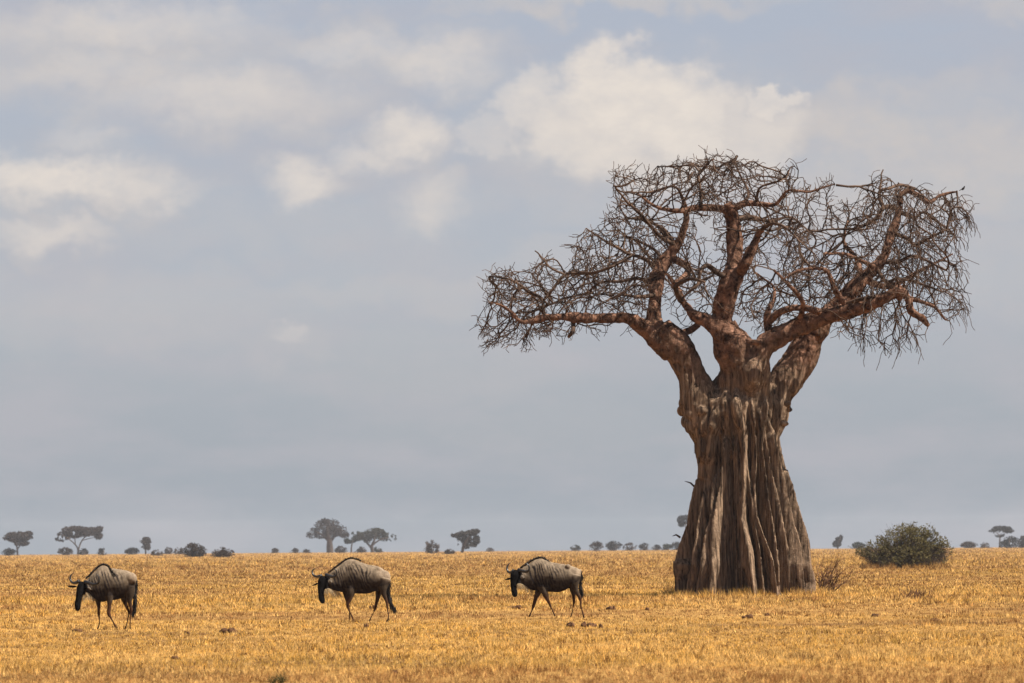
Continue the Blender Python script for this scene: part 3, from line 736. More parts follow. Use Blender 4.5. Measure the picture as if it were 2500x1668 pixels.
def build_baobab():
    root = empty('baobab_tree', (TREE_X, TREE_Y, 0)); org = np.array([TREE_X, TREE_Y, 0])
    tag(root, 'huge leafless baobab with folded grey brown trunk and tangled bare crown', 'tree')
    mb = MB(); build_trunk(mb)
    limbs = build_limbs()
    samples = []; labels = []
    names = [l[0] for l in LIMBS]
    for i, key in enumerate(names):
        R_ = resample(limbs[key], .12)
        # knobbly bark: the radius swells and narrows
        sdist = np.arange(len(R_))*.12
        R_[:, 3] *= 1+.06*np.sin(sdist*2.3+i)+.05*np.sin(sdist*5.1+i*2)
        tube(mb, R_, 20)
        for p in R_[::2]: samples.append(p); labels.append(i+1)
    # burrs: torn lumps where the left limb leaves the trunk, the bulb, scars
    r_ = np.random.default_rng(5)
    for (px, py, rp, dy) in ((1676, 985, 16, -.1), (1668, 1003, 12, .1), (1690, 1010, 17, -.45), (1700, 988, 15, -.55), (1672, 1030, 11, -.2), (1713, 1003, 13, -.7), (1684, 1040, 14, -.4),
                             (1925, 985, 9, -.2), (1928, 1000, 8, -.1), (1916, 1035, 9, -.3), (1740, 985, 12, -.6), (1990, 780, 14, -.8), (2020, 760, 14, -.6), (2195, 715, 15, -.3), (2060, 752, 13, -.4), (1640, 850, 14, -.2), (1585, 800, 12, -.4)):
        c = P1(px, py, TREE_Y+dy); r0 = rp*TREE_Y/F
        ball(mb, c, (r0*(.8+.4*r_.random()), r0, r0*(.8+.5*r_.random())))
    V, Fq = mb.arrays()
    V, Fq, Nn = remesh(V, Fq, .036, 1)
    print('baobab verts', len(V))
    # bark relief
    up = smooth(5.5, 7.5, V[:, 2])
    a = fbm(V*np.array([5.5, 5.5, .55]), 4)-.5
    b = fbm(V*2.6+9, 4)-.5
    c = .5*(fbm(V*7+3, 3)-.5)+.6*(fbm(V*np.array([11, 11, 5])+8, 2)-.5)
    fold = smooth(4.5, 6.2, V[:, 2])*smooth(9.0, 7.0, V[:, 2])
    a2 = 1-np.abs(2*fbm(V*np.array([2.2, 2.2, .45])+31, 3)-1)*3
    d = a*.13*(1-up)+b*.13*up+c*.08*(.3+.7*up)+np.clip(a2, -.6, .6)*.07*fold
    V = V+Nn*d[:, None]
    S = np.array(samples); Lb = np.array(labels)
    Cn = V[Fq].mean(1); best = np.full(len(Cn), 0.0); lab = np.zeros(len(Cn), int)
    zsplit = P1(1800, 975, TREE_Y)[2]
    best[:] = 1e9
    for s in range(0, len(S), 60):
        dd = np.linalg.norm(Cn[:, None]-S[None, s:s+60, :3], axis=2)-S[None, s:s+60, 3]; j = dd.argmin(1); dm = dd[np.arange(len(Cn)), j]
        bb = dm < best; best[bb] = dm[bb]; lab[bb] = Lb[s+j[bb]]
    lab[(Cn[:, 2] < zsplit)] = 0
    lab[(lab == names.index('B')+1) & (Cn[:, 2] < P1(1800, 905, TREE_Y)[2])] = 0
    Vl = V-org
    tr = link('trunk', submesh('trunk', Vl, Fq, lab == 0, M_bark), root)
    for i, key in enumerate(names):
        mk = lab == i+1
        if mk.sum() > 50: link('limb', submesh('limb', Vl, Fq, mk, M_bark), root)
    # thinner branches, one mesh each
    mb2 = MB()
    for key, par, dd, pts in THIN:
        R_ = resample(limbs[key], .12)
        R_[:, :3] += (np.stack([fbm(R_[:, :3]*3+k*7, 2) for k in range(3)], 1)-.5)*.10*np.linspace(0, 1, len(R_))[:, None]
        m1 = MB(); tube(m1, R_, 8); v, f = m1.arrays()
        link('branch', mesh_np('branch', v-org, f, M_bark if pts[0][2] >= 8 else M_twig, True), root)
    s, e, r0, r1 = grow_crown(limbs)
    v, f = frusta(s-org, e-org, r0, r1, 5)
    link('crown', mesh_np('crown', v, f, M_twig, True), root)
    # little dead twigs on the trunk side
    tw = []
    for (x0, y0, x1, y1) in ((1700, 1193, 1672, 1175), (1660, 1312, 1642, 1309), (1690, 985, 1660, 990)):
        a_, b_ = P1(x0, y0, TREE_Y-.1), P1(x1, y1, TREE_Y-.4); m_ = (a_+b_)/2+np.array([0, 0, .06])
        tw = [(a_, m_, .035, .025), (m_, b_, .025, .008)]
        v, f = frusta([t[0]-org for t in tw], [t[1]-org for t in tw], [t[2] for t in tw], [t[3] for t in tw], 6)
        link('dead_twig', mesh_np('dead_twig', v, f, M_twig, True), root)
build_baobab()

# ------------------------------------------------------------------ wildebeest
def tint_hide(V, kind, ctr):
    pass
class Beast:
    def __init__(s, fac, ox, oy, footpx, footpy):
        s.f = fac; s.ox = ox; s.oy = oy
        s.D = ground_Y(footpx, footpy); s.k = s.D/F/fac           # metres per zoomed pixel
        s.org = np.array([P1(footpx, footpy, s.D)[0], s.D, 0.0])
    def W(s, x, y, lat=0.0):
        return P1(s.ox+x/s.f, s.oy+y/s.f, s.D+lat)-s.org
    def chain(s, pts):
        """pts: (x, y, radius, lateral m)"""
        return np.array([[*s.W(x, y, l), r*s.k] for x, y, r, l in pts])

def beast(spec):
    B = Beast(*spec['frame'])
    root = empty('wildebeest', B.org); tag(root, spec['label'], 'wildebeest', 'wildebeest walking in a line to the left')
    mb = MB(); zones = []     # (pts(n,4), zone)
    # torso loft
    st = spec['torso']; st = np.array(st, float)
    s_ = np.linspace(0, len(st)-1, 70); cols = [np.interp(s_, np.arange(len(st)), st[:, c]) for c in range(5)]
    # smooth the interpolation
    for _ in range(5):
        for c in range(5): cols[c][1:-1] = (cols[c][:-2]+2*cols[c][1:-1]+cols[c][2:])/4
    na = 28; th = np.arange(na)*2*math.pi/na; rings = []
    for x, t, b, hw, lt in zip(*cols):
        top = B.W(x, t, lt); bot = B.W(x, b, lt); c = (top+bot)/2; hh = (top-bot)[2]/2
        sy = np.sin(th); cx_ = np.cos(th)
        wsh = hw*np.where(sy > 0, 1-.38*sy**2, 1-.12*sy**2)      # narrow withers, full barrel
        rings.append(np.stack([np.full(na, c[0])+sy*(top-bot)[0]/2, c[1]+cx_*wsh, c[2]+sy*hh], 1))
    Vt = np.concatenate(rings); n = len(rings)
    i = np.arange(n-1)[:, None]*na; j = np.arange(na)[None, :]; k = (j+1) % na
    q = np.stack([(i+j).ravel(), (i+k).ravel(), (i+na+k).ravel(), (i+na+j).ravel()], 1).tolist()
    for base, flip in ((0, True), ((n-1)*na, False)):
        for jj in range(na//2-1):
            a0, a1, b0, b1 = base+jj, base+jj+1, base+na-1-jj, base+na-2-jj
            q.append((a0, a1, b1, b0) if not flip else (b0, b1, a1, a0))
    mb.add(Vt, q)
    for name in ('neck', 'head', 'legs', 'ears', 'snout'):
        for ch in spec[name]:
            C = resample(B.chain(ch), .02)
            if name == 'legs': C[-1, 2] = max(C[-1, 2], .01)
            tube(mb, C, 14); zones.append((C, name))
    for (x, y, r, l) in spec['lumps']: ball(mb, B.W(x, y, l), r*B.k)
    V, Fq = mb.arrays()
    V, Fq, Nn = remesh(V, Fq, .0125, 5)
    V = V+Nn*((fbm(V*14, 3)-.5)*.012)[:, None]
    # coat colours in patches, with shading painted in from back to belly
    xs = V[:, 0]; zs = V[:, 2]
    x0 = B.W(spec['torso'][0][0], 500)[0]; x1 = B.W(spec['torso'][-1][0], 500)[0]
    u = np.clip((xs-x0)/(x1-x0), 0, 1)
    top = np.interp(xs, [B.W(t[0], t[1])[0] for t in st], [B.W(t[0], t[1])[2] for t in st]); bot = np.interp(xs, [B.W(t[0], t[2])[0] for t in st], [B.W(t[0], t[2])[2] for t in st])
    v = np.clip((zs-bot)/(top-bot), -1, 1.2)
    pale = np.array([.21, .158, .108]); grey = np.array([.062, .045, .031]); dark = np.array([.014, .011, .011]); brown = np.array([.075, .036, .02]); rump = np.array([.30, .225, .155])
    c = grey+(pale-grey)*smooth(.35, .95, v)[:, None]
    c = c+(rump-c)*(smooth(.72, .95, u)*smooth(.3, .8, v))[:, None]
    c = c+(dark*1.5-c)*(smooth(.50, .0, v)*.85)[:, None]  # painted shade, deepest under the belly
    wav = np.sin((xs*.93+zs*.28)*2*math.pi/.062+4.5*(fbm(V*np.array([6, 6, 2.2]), 3)-.5)*4)
    msk = smooth(-.1, .35, wav)*smooth(.88, .55, u)*smooth(1.0, .72, v)*np.clip(3.2*fbm(V*np.array([7, 7, 3])+5, 3)-.75, 0, 1)
    c = c+(dark*1.4-c)*np.clip(msk*1.05, 0, 1)[:, None]
    zone = np.zeros(len(V), int); best = np.full(len(V), .02)
    for zi, nm in enumerate(('neck', 'head', 'legs', 'ears', 'snout')):
        for C, n2 in zones:
            if n2 != nm or nm == 'neck': continue
            C2 = C[::3]; dd = (np.linalg.norm(V[:, None]-C2[None, :, :3], axis=2)-C2[None, :, 3]).min(1)
            b = dd < best; best[b] = dd[b]; zone[b] = zi
    legz = np.clip(zs/.62, 0, 1)
    legc = brown+(grey*.9-brown)*smooth(.65, 1.0, legz)[:, None]; legc = legc+(dark-legc)*smooth(.16, .04, legz)[:, None]
    isleg = (zone == 2) & (v < .15)
    c = np.where(isleg[:, None], legc, c)
    c = np.where(((zone == 1) | (zone == 4) | (zone == 3))[:, None], np.array([.009, .008, .008]), c)
    e2 = B.chain(spec['ears'][1]); de = np.linalg.norm(V-e2[1, :3], axis=1)
    c = np.where((de < .045)[:, None], np.array([.16, .13, .10]), c)
    c = c*(.62+.76*fbm(V*np.array([22, 22, 9]), 3))[:, None]
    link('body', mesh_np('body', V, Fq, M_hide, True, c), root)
    # horns
    for h in spec['horns']:
        m1 = MB(); hc = B.chain(h); hc[:, 3] *= 1.2; tube(m1, resample(hc, .012), 10); v_, f_ = m1.arrays()
        link('horn', mesh_np('horn', v_, f_, M_horn, True), root)
    # hair: mane along the neck and withers, beard under the throat, tail tuft
    r_ = np.random.default_rng(int(B.ox))
    def hair(name, line, n, ln, droop, side, mat, wd=.006, spread=.02):
        Ln = resample(B.chain(line), .01); idx = r_.integers(0, len(Ln), n); p = Ln[idx, :3]+r_.normal(0, 1, (n, 3))*Ln[idx, 3:4]*.5
        d = np.stack([r_.normal(side, .25, n), r_.normal(0, .3, n), np.full(n, droop)+r_.normal(0, .2, n)], 1); d /= np.linalg.norm(d, axis=1, keepdims=True)
        L_ = ln*(.6+.6*r_.random(n))
        e = p+d*L_[:, None]
        mid = (p+e)/2+np.array([0, 0, .15])*0
        v_, f_ = frusta(np.concatenate([p, mid]), np.concatenate([mid, e+np.array([0, 0, -.012])]), np.full(2*n, wd), np.concatenate([np.full(n, wd*.8), np.full(n, wd*.15)]), 3)
        m1 = MB(); m1.add(v_, f_); tube(m1, Ln, 8)
        v_, f_ = m1.arrays()
        link(name, mesh_np(name, v_, f_, mat, True), root)
    hair('mane', spec['mane'], 420, .045, .5, .35, M_hair)
    hair('beard', spec['beard'], 120, .14, -1, .12, M_beard, .0035)
    hair('tail', spec['tail'], 300, .12, -1, .05, M_hair, .006)
    return root

# zoomed pixel tracings: torso (x, top, bottom, half width m, lateral m)
B1 = dict(frame=(7.127, 120, 1340, 265, 1538), label='leftmost wildebeest of the three, walking with its body turned towards the viewer',
    torso=[(650, 540, 800, .09, -.12), (720, 460, 845, .12, -.10), (800, 390, 880, .17, -.07), (880, 305, 925, .205, -.03), (950, 285, 925, .23, 0), (1050, 330, 895, .26, .03), (1180, 352, 890, .275, .06), (1300, 365, 850, .265, .09), (1400, 392, 770, .24, .12), (1475, 465, 700, .19, .14), (1512, 540, 640, .10, .15)],
    neck=[[(610, 630, 80, -.2), (700, 670, 115, -.13), (790, 690, 150, -.07)]],
    head=[[(590, 590, 62, -.24), (555, 680, 78, -.28), (525, 800, 62, -.31), (505, 920, 52, -.34)]],
    snout=[[(505, 900, 52, -.34), (497, 980, 57, -.35), (497, 1030, 52, -.36)]],
    ears=[[(480, 660, 14, -.2), (420, 660, 23, -.15), (350, 655, 20, -.12), (305, 640, 6, -.1)], [(640, 650, 14, -.28), (700, 690, 20, -.3), (740, 725, 6, -.3)]],
    legs=[[(850, 800, 85, .10), (852, 900, 52, .12), (862, 1010, 30, .12), (862, 1120, 26, .12), (870, 1200, 15, .12), (872, 1290, 13, .12), (858, 1360, 17, .12), (835, 1395, 18, .12)],
          [(1045, 740, 85, -.10), (1052, 860, 62, -.13), (1048, 1000, 36, -.14), (1038, 1130, 34, -.14), (1075, 1205, 18, -.14), (1115, 1280, 15, -.14), (1155, 1345, 20, -.14), (1185, 1385, 18, -.14)],
          [(1290, 790, 80, .16), (1310, 900, 48, .18), (1350, 1010, 28, .18), (1388, 1110, 24, .18), (1378, 1180, 14, .18), (1355, 1290, 12, .18), (1335, 1360, 15, .18), (1322, 1395, 16, .18)],
          [(1400, 650, 95, 0), (1405, 760, 85, 0), (1398, 880, 52, 0), (1412, 980, 34, 0), (1428, 1070, 27, 0), (1416, 1160, 15, 0), (1408, 1280, 13, 0), (1408, 1360, 15, 0), (1412, 1400, 17, 0)]],
    lumps=[(970, 480, 110, -.06), (1420, 520, 110, -.02), (1390, 620, 110, .18), (600, 760, 40, -.28), (497, 1035, 50, -.36)],
    horns=[[(520, 560, 26, -.2), (470, 592, 22, -.14), (410, 592, 18, -.08), (370, 545, 15, -.04), (372, 480, 12, -.03), (405, 435, 8, -.03), (445, 412, 3, -.03)],
           [(620, 575, 27, -.28), (700, 600, 24, -.38), (780, 625, 21, -.46), (845, 605, 18, -.50), (868, 555, 15, -.52), (855, 490, 11, -.53), (825, 435, 4, -.53)]],
    mane=[(640, 520, 10, -.14), (720, 440, 14, -.10), (800, 360, 15, -.06), (880, 295, 14, -.02), (950, 278, 12, 0), (1020, 310, 10, .02), (1080, 390, 8, -.1), (1140, 470, 5, -.17)],  # last points draw the shoulder's shade edge in black hair
    beard=[(570, 830, 4, -.30), (640, 770, 5, -.24), (720, 790, 5, -.16), (790, 850, 4, -.10)],
    tail=[(1500, 500, 14, .12), (1520, 570, 15, .14), (1498, 680, 18, .12), (1492, 800, 28, .1), (1492, 930, 34, .1), (1470, 1040, 28, .1), (1452, 1120, 10, .1)])
B2 = dict(frame=(7.126, 730, 1330, 860, 1520), label='middle wildebeest of the three, pale rump and swinging black tail, one foreleg bent',
    torso=[(530, 500, 775, .09, -.1), (620, 425, 802, .125, -.08), (720, 345, 822, .17, -.04), (830, 262, 845, .205, -.02), (900, 245, 850, .225, 0), (1000, 268, 850, .25, 0), (1120, 322, 855, .27, 0), (1230, 350, 850, .265, 0), (1350, 368, 800, .25, 0), (1450, 405, 770, .225, 0), (1530, 490, 730, .18, 0), (1572, 590, 690, .09, 0)],
    neck=[[(470, 610, 85, -.18), (530, 660, 110, -.12), (620, 665, 135, -.06), (700, 660, 150, -.04)]],
    head=[[(430, 560, 60, -.2), (418, 640, 95, -.24), (385, 780, 60, -.28), (385, 880, 50, -.3)]],
    snout=[[(385, 860, 50, -.3), (395, 930, 54, -.31), (408, 975, 50, -.32)]],
    ears=[[(330, 670, 16, -.16), (280, 695, 20, -.12), (222, 714, 7, -.1)], [(490, 610, 16, -.22), (540, 640, 20, -.25), (570, 660, 7, -.26)]],
    legs=[[(905, 740, 88, -.10), (905, 830, 72, -.14), (885, 930, 46, -.15), (843, 1040, 31, -.15), (862, 1120, 18, -.15), (900, 1200, 15, -.15), (935, 1280, 19, -.15), (960, 1340, 20, -.15)],
          [(820, 780, 75, .12), (820, 880, 46, .13), (838, 980, 26, .13), (860, 1070, 22, .13), (878, 1160, 13, .13), (882, 1250, 13, .13), (880, 1315, 16, .13)],
          [(1480, 600, 125, -.1), (1462, 730, 85, -.13), (1468, 840, 50, -.14), (1510, 950, 32, -.14), (1532, 1020, 25, -.14), (1538, 1110, 15, -.14), (1556, 1220, 14, -.14), (1552, 1290, 16, -.14), (1518, 1345, 19, -.14)],
          [(1390, 720, 100, .12), (1385, 840, 55, .14), (1355, 980, 32, .14), (1332, 1090, 25, .14), (1300, 1170, 13, .14), (1255, 1260, 12, .14), (1215, 1335, 14, .14)]],
    lumps=[(900, 430, 110, -.08), (1480, 560, 115, -.07), (1440, 560, 115, .08), (1390, 440, 50, -.1), (470, 750, 42, -.22), (407, 978, 47, -.32)],
    horns=[[(390, 540, 25, -.18), (345, 552, 22, -.13), (285, 552, 18, -.08), (240, 515, 15, -.05), (232, 460, 12, -.03), (260, 425, 8, -.03), (295, 412, 3, -.03)],
           [(470, 525, 27, -.24), (535, 548, 24, -.34), (600, 560, 20, -.42), (645, 535, 17, -.46), (655, 485, 14, -.47), (640, 440, 10, -.48), (610, 420, 4, -.48)]],
    mane=[(500, 500, 8, -.12), (600, 420, 13, -.08), (700, 345, 15, -.05), (800, 270, 13, -.02), (900, 238, 9, 0), (1000, 258, 7, 0), (1070, 290, 4, 0)],
    beard=[(440, 790, 4, -.28), (500, 765, 5, -.24), (570, 785, 5, -.18), (640, 805, 5, -.1), (710, 835, 4, -.05)],
    tail=[(1565, 600, 15, 0), (1560, 700, 17, 0), (1545, 800, 22, 0), (1560, 900, 28, 0), (1590, 1010, 32, 0), (1640, 1090, 22, 0), (1685, 1100, 6, 0)])
B3 = dict(frame=(7.126, 1200, 1330, 1350, 1511), label='wildebeest nearest the baobab, rightmost of the three, striding with forelegs spread',
    torso=[(530, 400, 715, .09, -.1), (620, 350, 765, .125, -.07), (720, 280, 795, .17, -.04), (800, 240, 815, .205, -.02), (870, 237, 820, .225, 0), (960, 275, 820, .25, 0), (1070, 310, 825, .265, 0), (1180, 330, 830, .265, 0), (1280, 342, 790, .25, 0), (1380, 362, 740, .235, 0), (1480, 405, 690, .19, 0), (1550, 460, 610, .10, 0)],
    neck=[[(460, 520, 85, -.18), (530, 570, 110, -.12), (620, 600, 135, -.06), (690, 610, 150, -.04)]],
    head=[[(425, 455, 60, -.2), (418, 540, 95, -.24), (385, 680, 60, -.28), (388, 770, 50, -.3)]],
    snout=[[(388, 750, 50, -.3), (396, 820, 54, -.31), (405, 865, 50, -.32)]],
    ears=[[(335, 585, 16, -.16), (285, 598, 22, -.12), (222, 610, 7, -.1)], [(490, 520, 16, -.22), (535, 560, 20, -.25), (565, 590, 7, -.26)]],
    legs=[[(850, 680, 100, .10), (820, 800, 66, .13), (775, 920, 38, .13), (728, 1070, 27, .13), (705, 1140, 15, .13), (672, 1215, 14, .13), (652, 1255, 16, .13)],
          [(885, 720, 85, -.10), (920, 820, 62, -.13), (965, 930, 40, -.14), (1005, 1020, 25, -.14), (1045, 1110, 15, -.14), (1082, 1190, 15, -.14), (1105, 1245, 19, -.14)],
          [(1400, 620, 105, .10), (1410, 760, 62, .12), (1425, 880, 34, .12), (1436, 990, 24, .12), (1420, 1080, 13, .12), (1398, 1190, 12, .12), (1375, 1262, 15, .12)],
          [(1450, 540, 115, -.1), (1440, 680, 85, -.13), (1470, 800, 46, -.14), (1535, 920, 29, -.14), (1550, 990, 20, -.14), (1562, 1090, 14, -.14), (1592, 1200, 15, -.14), (1612, 1275, 18, -.14)]],
    lumps=[(880, 420, 110, -.08), (1440, 500, 110, -.07), (1420, 500, 110, .08), (1330, 385, 48, -.12), (1540, 455, 30, -.05), (470, 650, 42, -.22), (405, 868, 47, -.32)],
    horns=[[(385, 450, 25, -.18), (350, 478, 22, -.13), (305, 480, 18, -.08), (272, 440, 15, -.05), (272, 385, 12, -.03), (295, 345, 8, -.03), (320, 316, 3, -.03)],
           [(470, 440, 27, -.24), (535, 458, 24, -.34), (600, 470, 20, -.42), (645, 450, 17, -.46), (658, 400, 14, -.47), (638, 358, 10, -.48), (605, 322, 4, -.48)]],
    mane=[(500, 410, 8, -.12), (600, 340, 13, -.08), (700, 275, 15, -.05), (800, 232, 13, -.02), (880, 230, 12, 0), (950, 270, 10, 0), (1000, 320, 4, -.05)],
    beard=[(440, 690, 4, -.28), (500, 680, 5, -.24), (570, 710, 5, -.18), (640, 750, 5, -.1), (720, 780, 4, -.05)],
    tail=[(1550, 450, 14, 0), (1560, 520, 14, 0), (1545, 610, 17, 0), (1545, 700, 23, 0), (1560, 800, 24, 0), (1568, 860, 8, 0)])
for sp in (B1, B2, B3): beast(sp)

# ------------------------------------------------------------------ trees and shrubs on the plain
def leafcloud(blobs, n, size, D, col, colvar=.35, r_=None, shell=.35):
    """many small leaf-clump faces through a set of ellipsoids; blobs (px,py,rx,ry) in photo pixels at distance D"""
    k = D/F; Vs = []
    wts = np.array([b[2]*b[3] for b in blobs], float); wts /= wts.sum()
    pick = r_.choice(len(blobs), n, p=wts)
    d = r_.normal(0, 1, (n, 3)); d /= np.linalg.norm(d, axis=1, keepdims=True); rad = r_.random(n)**shell
    b = np.array(blobs, float)[pick]; c = P(b[:, 0], b[:, 1], np.full(n, D))
    p = c+d*rad[:, None]*np.stack([b[:, 2]*k, np.minimum(b[:, 2]*k*.8, 8), b[:, 3]*k], 1)
    keep = (fbm(p/(size*3.2), 2) > (.43 if D > 900 else .50)) & (p[:, 2] > ground_z(D))
    p = p[keep]; n = len(p)
    a = r_.normal(0, 1, (n, 3)); a /= np.linalg.norm(a, axis=1, keepdims=True); bb = np.cross(a, r_.normal(0, 1, (n, 3))); bb /= np.linalg.norm(bb, axis=1, keepdims=True)
    s = size*(.5+r_.random(n))[:, None]
    V = np.stack([p-a*s*.5, p+bb*s*.45, p+a*s*.5, p-bb*s*.35], 1).reshape(-1, 3)
    C = np.array(col)[None]*(1-colvar+2*colvar*fbm(p/(size*7)+3, 2))[:, None]
    return V, np.arange(4*n).reshape(-1, 4), np.repeat(C, 4, axis=0)

GREY = (.055, .040, .032); GREEN = (.030, .036, .018); BROWN = (.065, .043, .028); DARK = (.026, .024, .021)
def plant(name, cat, label, D, base, blobs, stems, n, size, col, group, seed, stem_r=.12, tw=0):
    """base (px, py); stems: polylines of (px, py, r px)"""
    r_ = np.random.default_rng(seed)
    loc = P1(base[0], base[1], D); gz = float(ground_z(D)); loc[2] = gz
    root = empty(name, loc); tag(root, label, cat, group)
    mb = MB(); k = D/F
    for i, pl in enumerate(stems):
        pts = np.array([[*P1(x, y, D+((j*.9*(1 if i % 2 else -1)) if j else 0)*k*6), r*k] for j, (x, y, r) in enumerate(pl)])
        if i == 0: pts[0, 2] = gz-.1
        tube(mb, resample(pts, max(.3, k*3)), 8)
    if not stems:   # a shrub: several stems from its foot into the leaves
        for i in range(5):
            b = blobs[r_.integers(len(blobs))]; e = P1(b[0]+r_.normal(0, .4)*b[2], b[1]-r_.random()*b[3]*.5, D)
            s = np.array([loc[0]+r_.normal(0, .15), D+r_.normal(0, .15), gz-.05]); md = (s+e)/2+r_.normal(0, .1, 3)*k*10
            tube(mb, np.array([[*s, k*1.1], [*md, k*.8], [*e, k*.4]]), 6)
    V, Fq = mb.arrays()
    link('trunk' if stems else 'stem', mesh_np('stem', V-loc, Fq, M_farbark, True), root)
    V, Fq, C = leafcloud(blobs, n, size, D, col, .35, r_)
    if tw:
        ns = tw; b = np.array(blobs, float)[r_.choice(len(blobs), ns)]
        d = r_.normal(0, 1, (ns, 3)); d /= np.linalg.norm(d, axis=1, keepdims=True)
        e = P(b[:, 0], b[:, 1], np.full(ns, D))+d*(r_.random(ns)**.3)[:, None]*np.stack([b[:, 2]*k*1.2, b[:, 2]*k*.8, b[:, 3]*k*1.24], 1)
        e[:, 2] = np.maximum(e[:, 2], gz+.1)
        s = np.stack([loc[0]+r_.normal(0, .25 if D < 900 else 1.2, ns), loc[1]+r_.normal(0, .25, ns), np.full(ns, gz)], 1)
        md = s*.45+e*.55+r_.normal(0, .12, (ns, 3)); md[:, 2] -= .05
        v2, f2 = frusta(np.concatenate([s, md]), np.concatenate([md, e]), np.full(2*ns, k*(.55 if D < 900 else .4)), np.concatenate([np.full(ns, k*.4), np.full(ns, k*.18)]), 4)
        o = link('branches', mesh_np('branches', v2-loc, f2, M_farbark, True), root)
    link('crown' if stems else 'foliage', mesh_np('crown', V-loc, Fq, M_leaf, False, C), root)
    return root

G_T = 'trees along the horizon'; G_S = 'shrubs along the horizon'
plant('acacia_tree', 'tree', 'flat-topped acacia at the left edge of the photo with dark scrub at its foot', 2300, (43, 1356),
      [(45, 1306, 32, 8), (62, 1312, 20, 8), (25, 1313, 19, 8), (70, 1303, 12, 6), (52, 1327, 22, 7), (40, 1318, 26, 7)], [[(43, 1356, 2.2), (42, 1340, 2), (38, 1325, 1.4), (28, 1314, .8)], [(42, 1342, 1.6), (52, 1328, 1.3), (64, 1314, .7)], [(40, 1330, 1.2), (46, 1318, 1), (48, 1306, .6)]], 3000, .75, GREY, G_T, 1)
plant('acacia_tree', 'tree', 'widest umbrella acacia on the left horizon with forked trunk, above the first wildebeest', 2300, (190, 1354),
      [(185, 1293, 36, 9), (222, 1296, 28, 9), (160, 1306, 22, 9), (150, 1316, 17, 6), (205, 1303, 32, 8), (240, 1308, 11, 10), (175, 1308, 22, 8), (243, 1290, 10, 5)],
      [[(190, 1354, 2.4), (190, 1340, 2), (182, 1328, 1.6), (165, 1314, 1.1), (152, 1306, .6)], [(191, 1345, 2), (197, 1326, 1.7), (207, 1312, 1.2), (228, 1302, .7)], [(184, 1330, 1.3), (183, 1312, 1.1), (186, 1296, .7)], [(200, 1320, 1.1), (222, 1314, .8), (240, 1312, .6)]], 5200, .75, GREY, G_T, 2)
plant('baobab_tree', 'tree', 'distant round-crowned baobab with thick trunk, above the middle wildebeest', 2500, (805, 1350),
      [(800, 1287, 36, 22), (775, 1300, 24, 14), (760, 1306, 14, 9), (825, 1295, 24, 14), (840, 1305, 14, 10), (795, 1272, 12, 7), (812, 1300, 28, 12), (783, 1308, 20, 8)],
      [[(806, 1352, 9), (805, 1335, 8), (804, 1320, 6), (800, 1300, 3), (797, 1280, 1.4)], [(806, 1322, 5), (820, 1305, 3), (836, 1294, 1.4)], [(802, 1318, 5), (785, 1305, 3), (768, 1298, 1.2)], [(803, 1305, 3), (812, 1288, 2), (815, 1274, 1)]], 6500, .6, (.055, .042, .036), G_T, 3)
plant('acacia_tree', 'tree', 'spreading acacia with green lobes beside the distant baobab', 2450, (908, 1348),
      [(915, 1300, 26, 11), (942, 1311, 26, 10), (955, 1316, 13, 9), (925, 1304, 20, 9), (885, 1308, 18, 10), (930, 1308, 30, 9), (895, 1318, 14, 8)],
      [[(910, 1349, 4.5), (908, 1334, 3.6), (914, 1318, 2.4), (918, 1302, 1)], [(907, 1338, 3), (893, 1322, 1.8), (886, 1308, .8)], [(910, 1330, 2.4), (928, 1318, 1.5), (950, 1312, .8)]], 3300, .75, (.045, .043, .026), G_T, 4)
plant('bushy_tree', 'tree', 'low dark green tree between the distant baobab and the spreading acacia', 2500, (858, 1348),
      [(855, 1319, 16, 8), (872, 1312, 14, 9), (848, 1322, 9, 6), (870, 1303, 12, 6)], [[(858, 1350, 2.2), (858, 1336, 1.8), (862, 1320, 1)]], 1900, .7, GREEN, G_T, 5)
plant('leaning_tree', 'tree', 'lone flat-topped tree leaning left between middle and right wildebeest', 2000, (1128, 1354),
      [(1142, 1302, 26, 7), (1118, 1307, 18, 6), (1160, 1297, 12, 6), (1135, 1318, 19, 11), (1133, 1332, 16, 9), (1163, 1318, 9, 12), (1155, 1330, 10, 6)],
      [[(1128, 1356, 3.6), (1130, 1342, 3.4), (1136, 1325, 3), (1146, 1308, 1.4)], [(1136, 1340, 2.2), (1156, 1326, 1.4), (1162, 1312, .8)], [(1132, 1330, 2), (1122, 1314, 1)]], 3600, .65, (.05, .04, .032), G_T, 6)
plant('small_tree', 'tree', 'slender round-topped tree among low shrubs right of the umbrella acacia', 2300, (355, 1352),
      [(355, 1322, 14, 11), (356, 1335, 12, 10), (350, 1316, 8, 5)], [[(356, 1354, 2), (355, 1338, 1.6), (354, 1322, .8)]], 1500, .7, (.058, .043, .035), G_T, 7)
plant('acacia_tree', 'tree', 'umbrella tree on the right horizon beyond the large green bush', 2600, (2440, 1336),
      [(2432, 1296, 20, 11), (2460, 1294, 19, 8), (2445, 1291, 24, 7), (2440, 1306, 14, 6)], [[(2440, 1338, 2.2), (2441, 1322, 1.8), (2440, 1308, 1.3), (2430, 1298, .6)], [(2441, 1312, 1.2), (2456, 1300, .7)]], 2800, .7, DARK, G_T, 8)
plant('leaning_tree', 'tree', 'small horn-shaped leaning tree just right of the big baobab', 2500, (2045, 1338),
      [(2043, 1328, 11, 9), (2048, 1318, 9, 8), (2053, 1311, 5, 5)], [[(2045, 1340, 2), (2047, 1326, 1.5), (2053, 1310, .7)]], 1300, .6, DARK, G_T, 9)
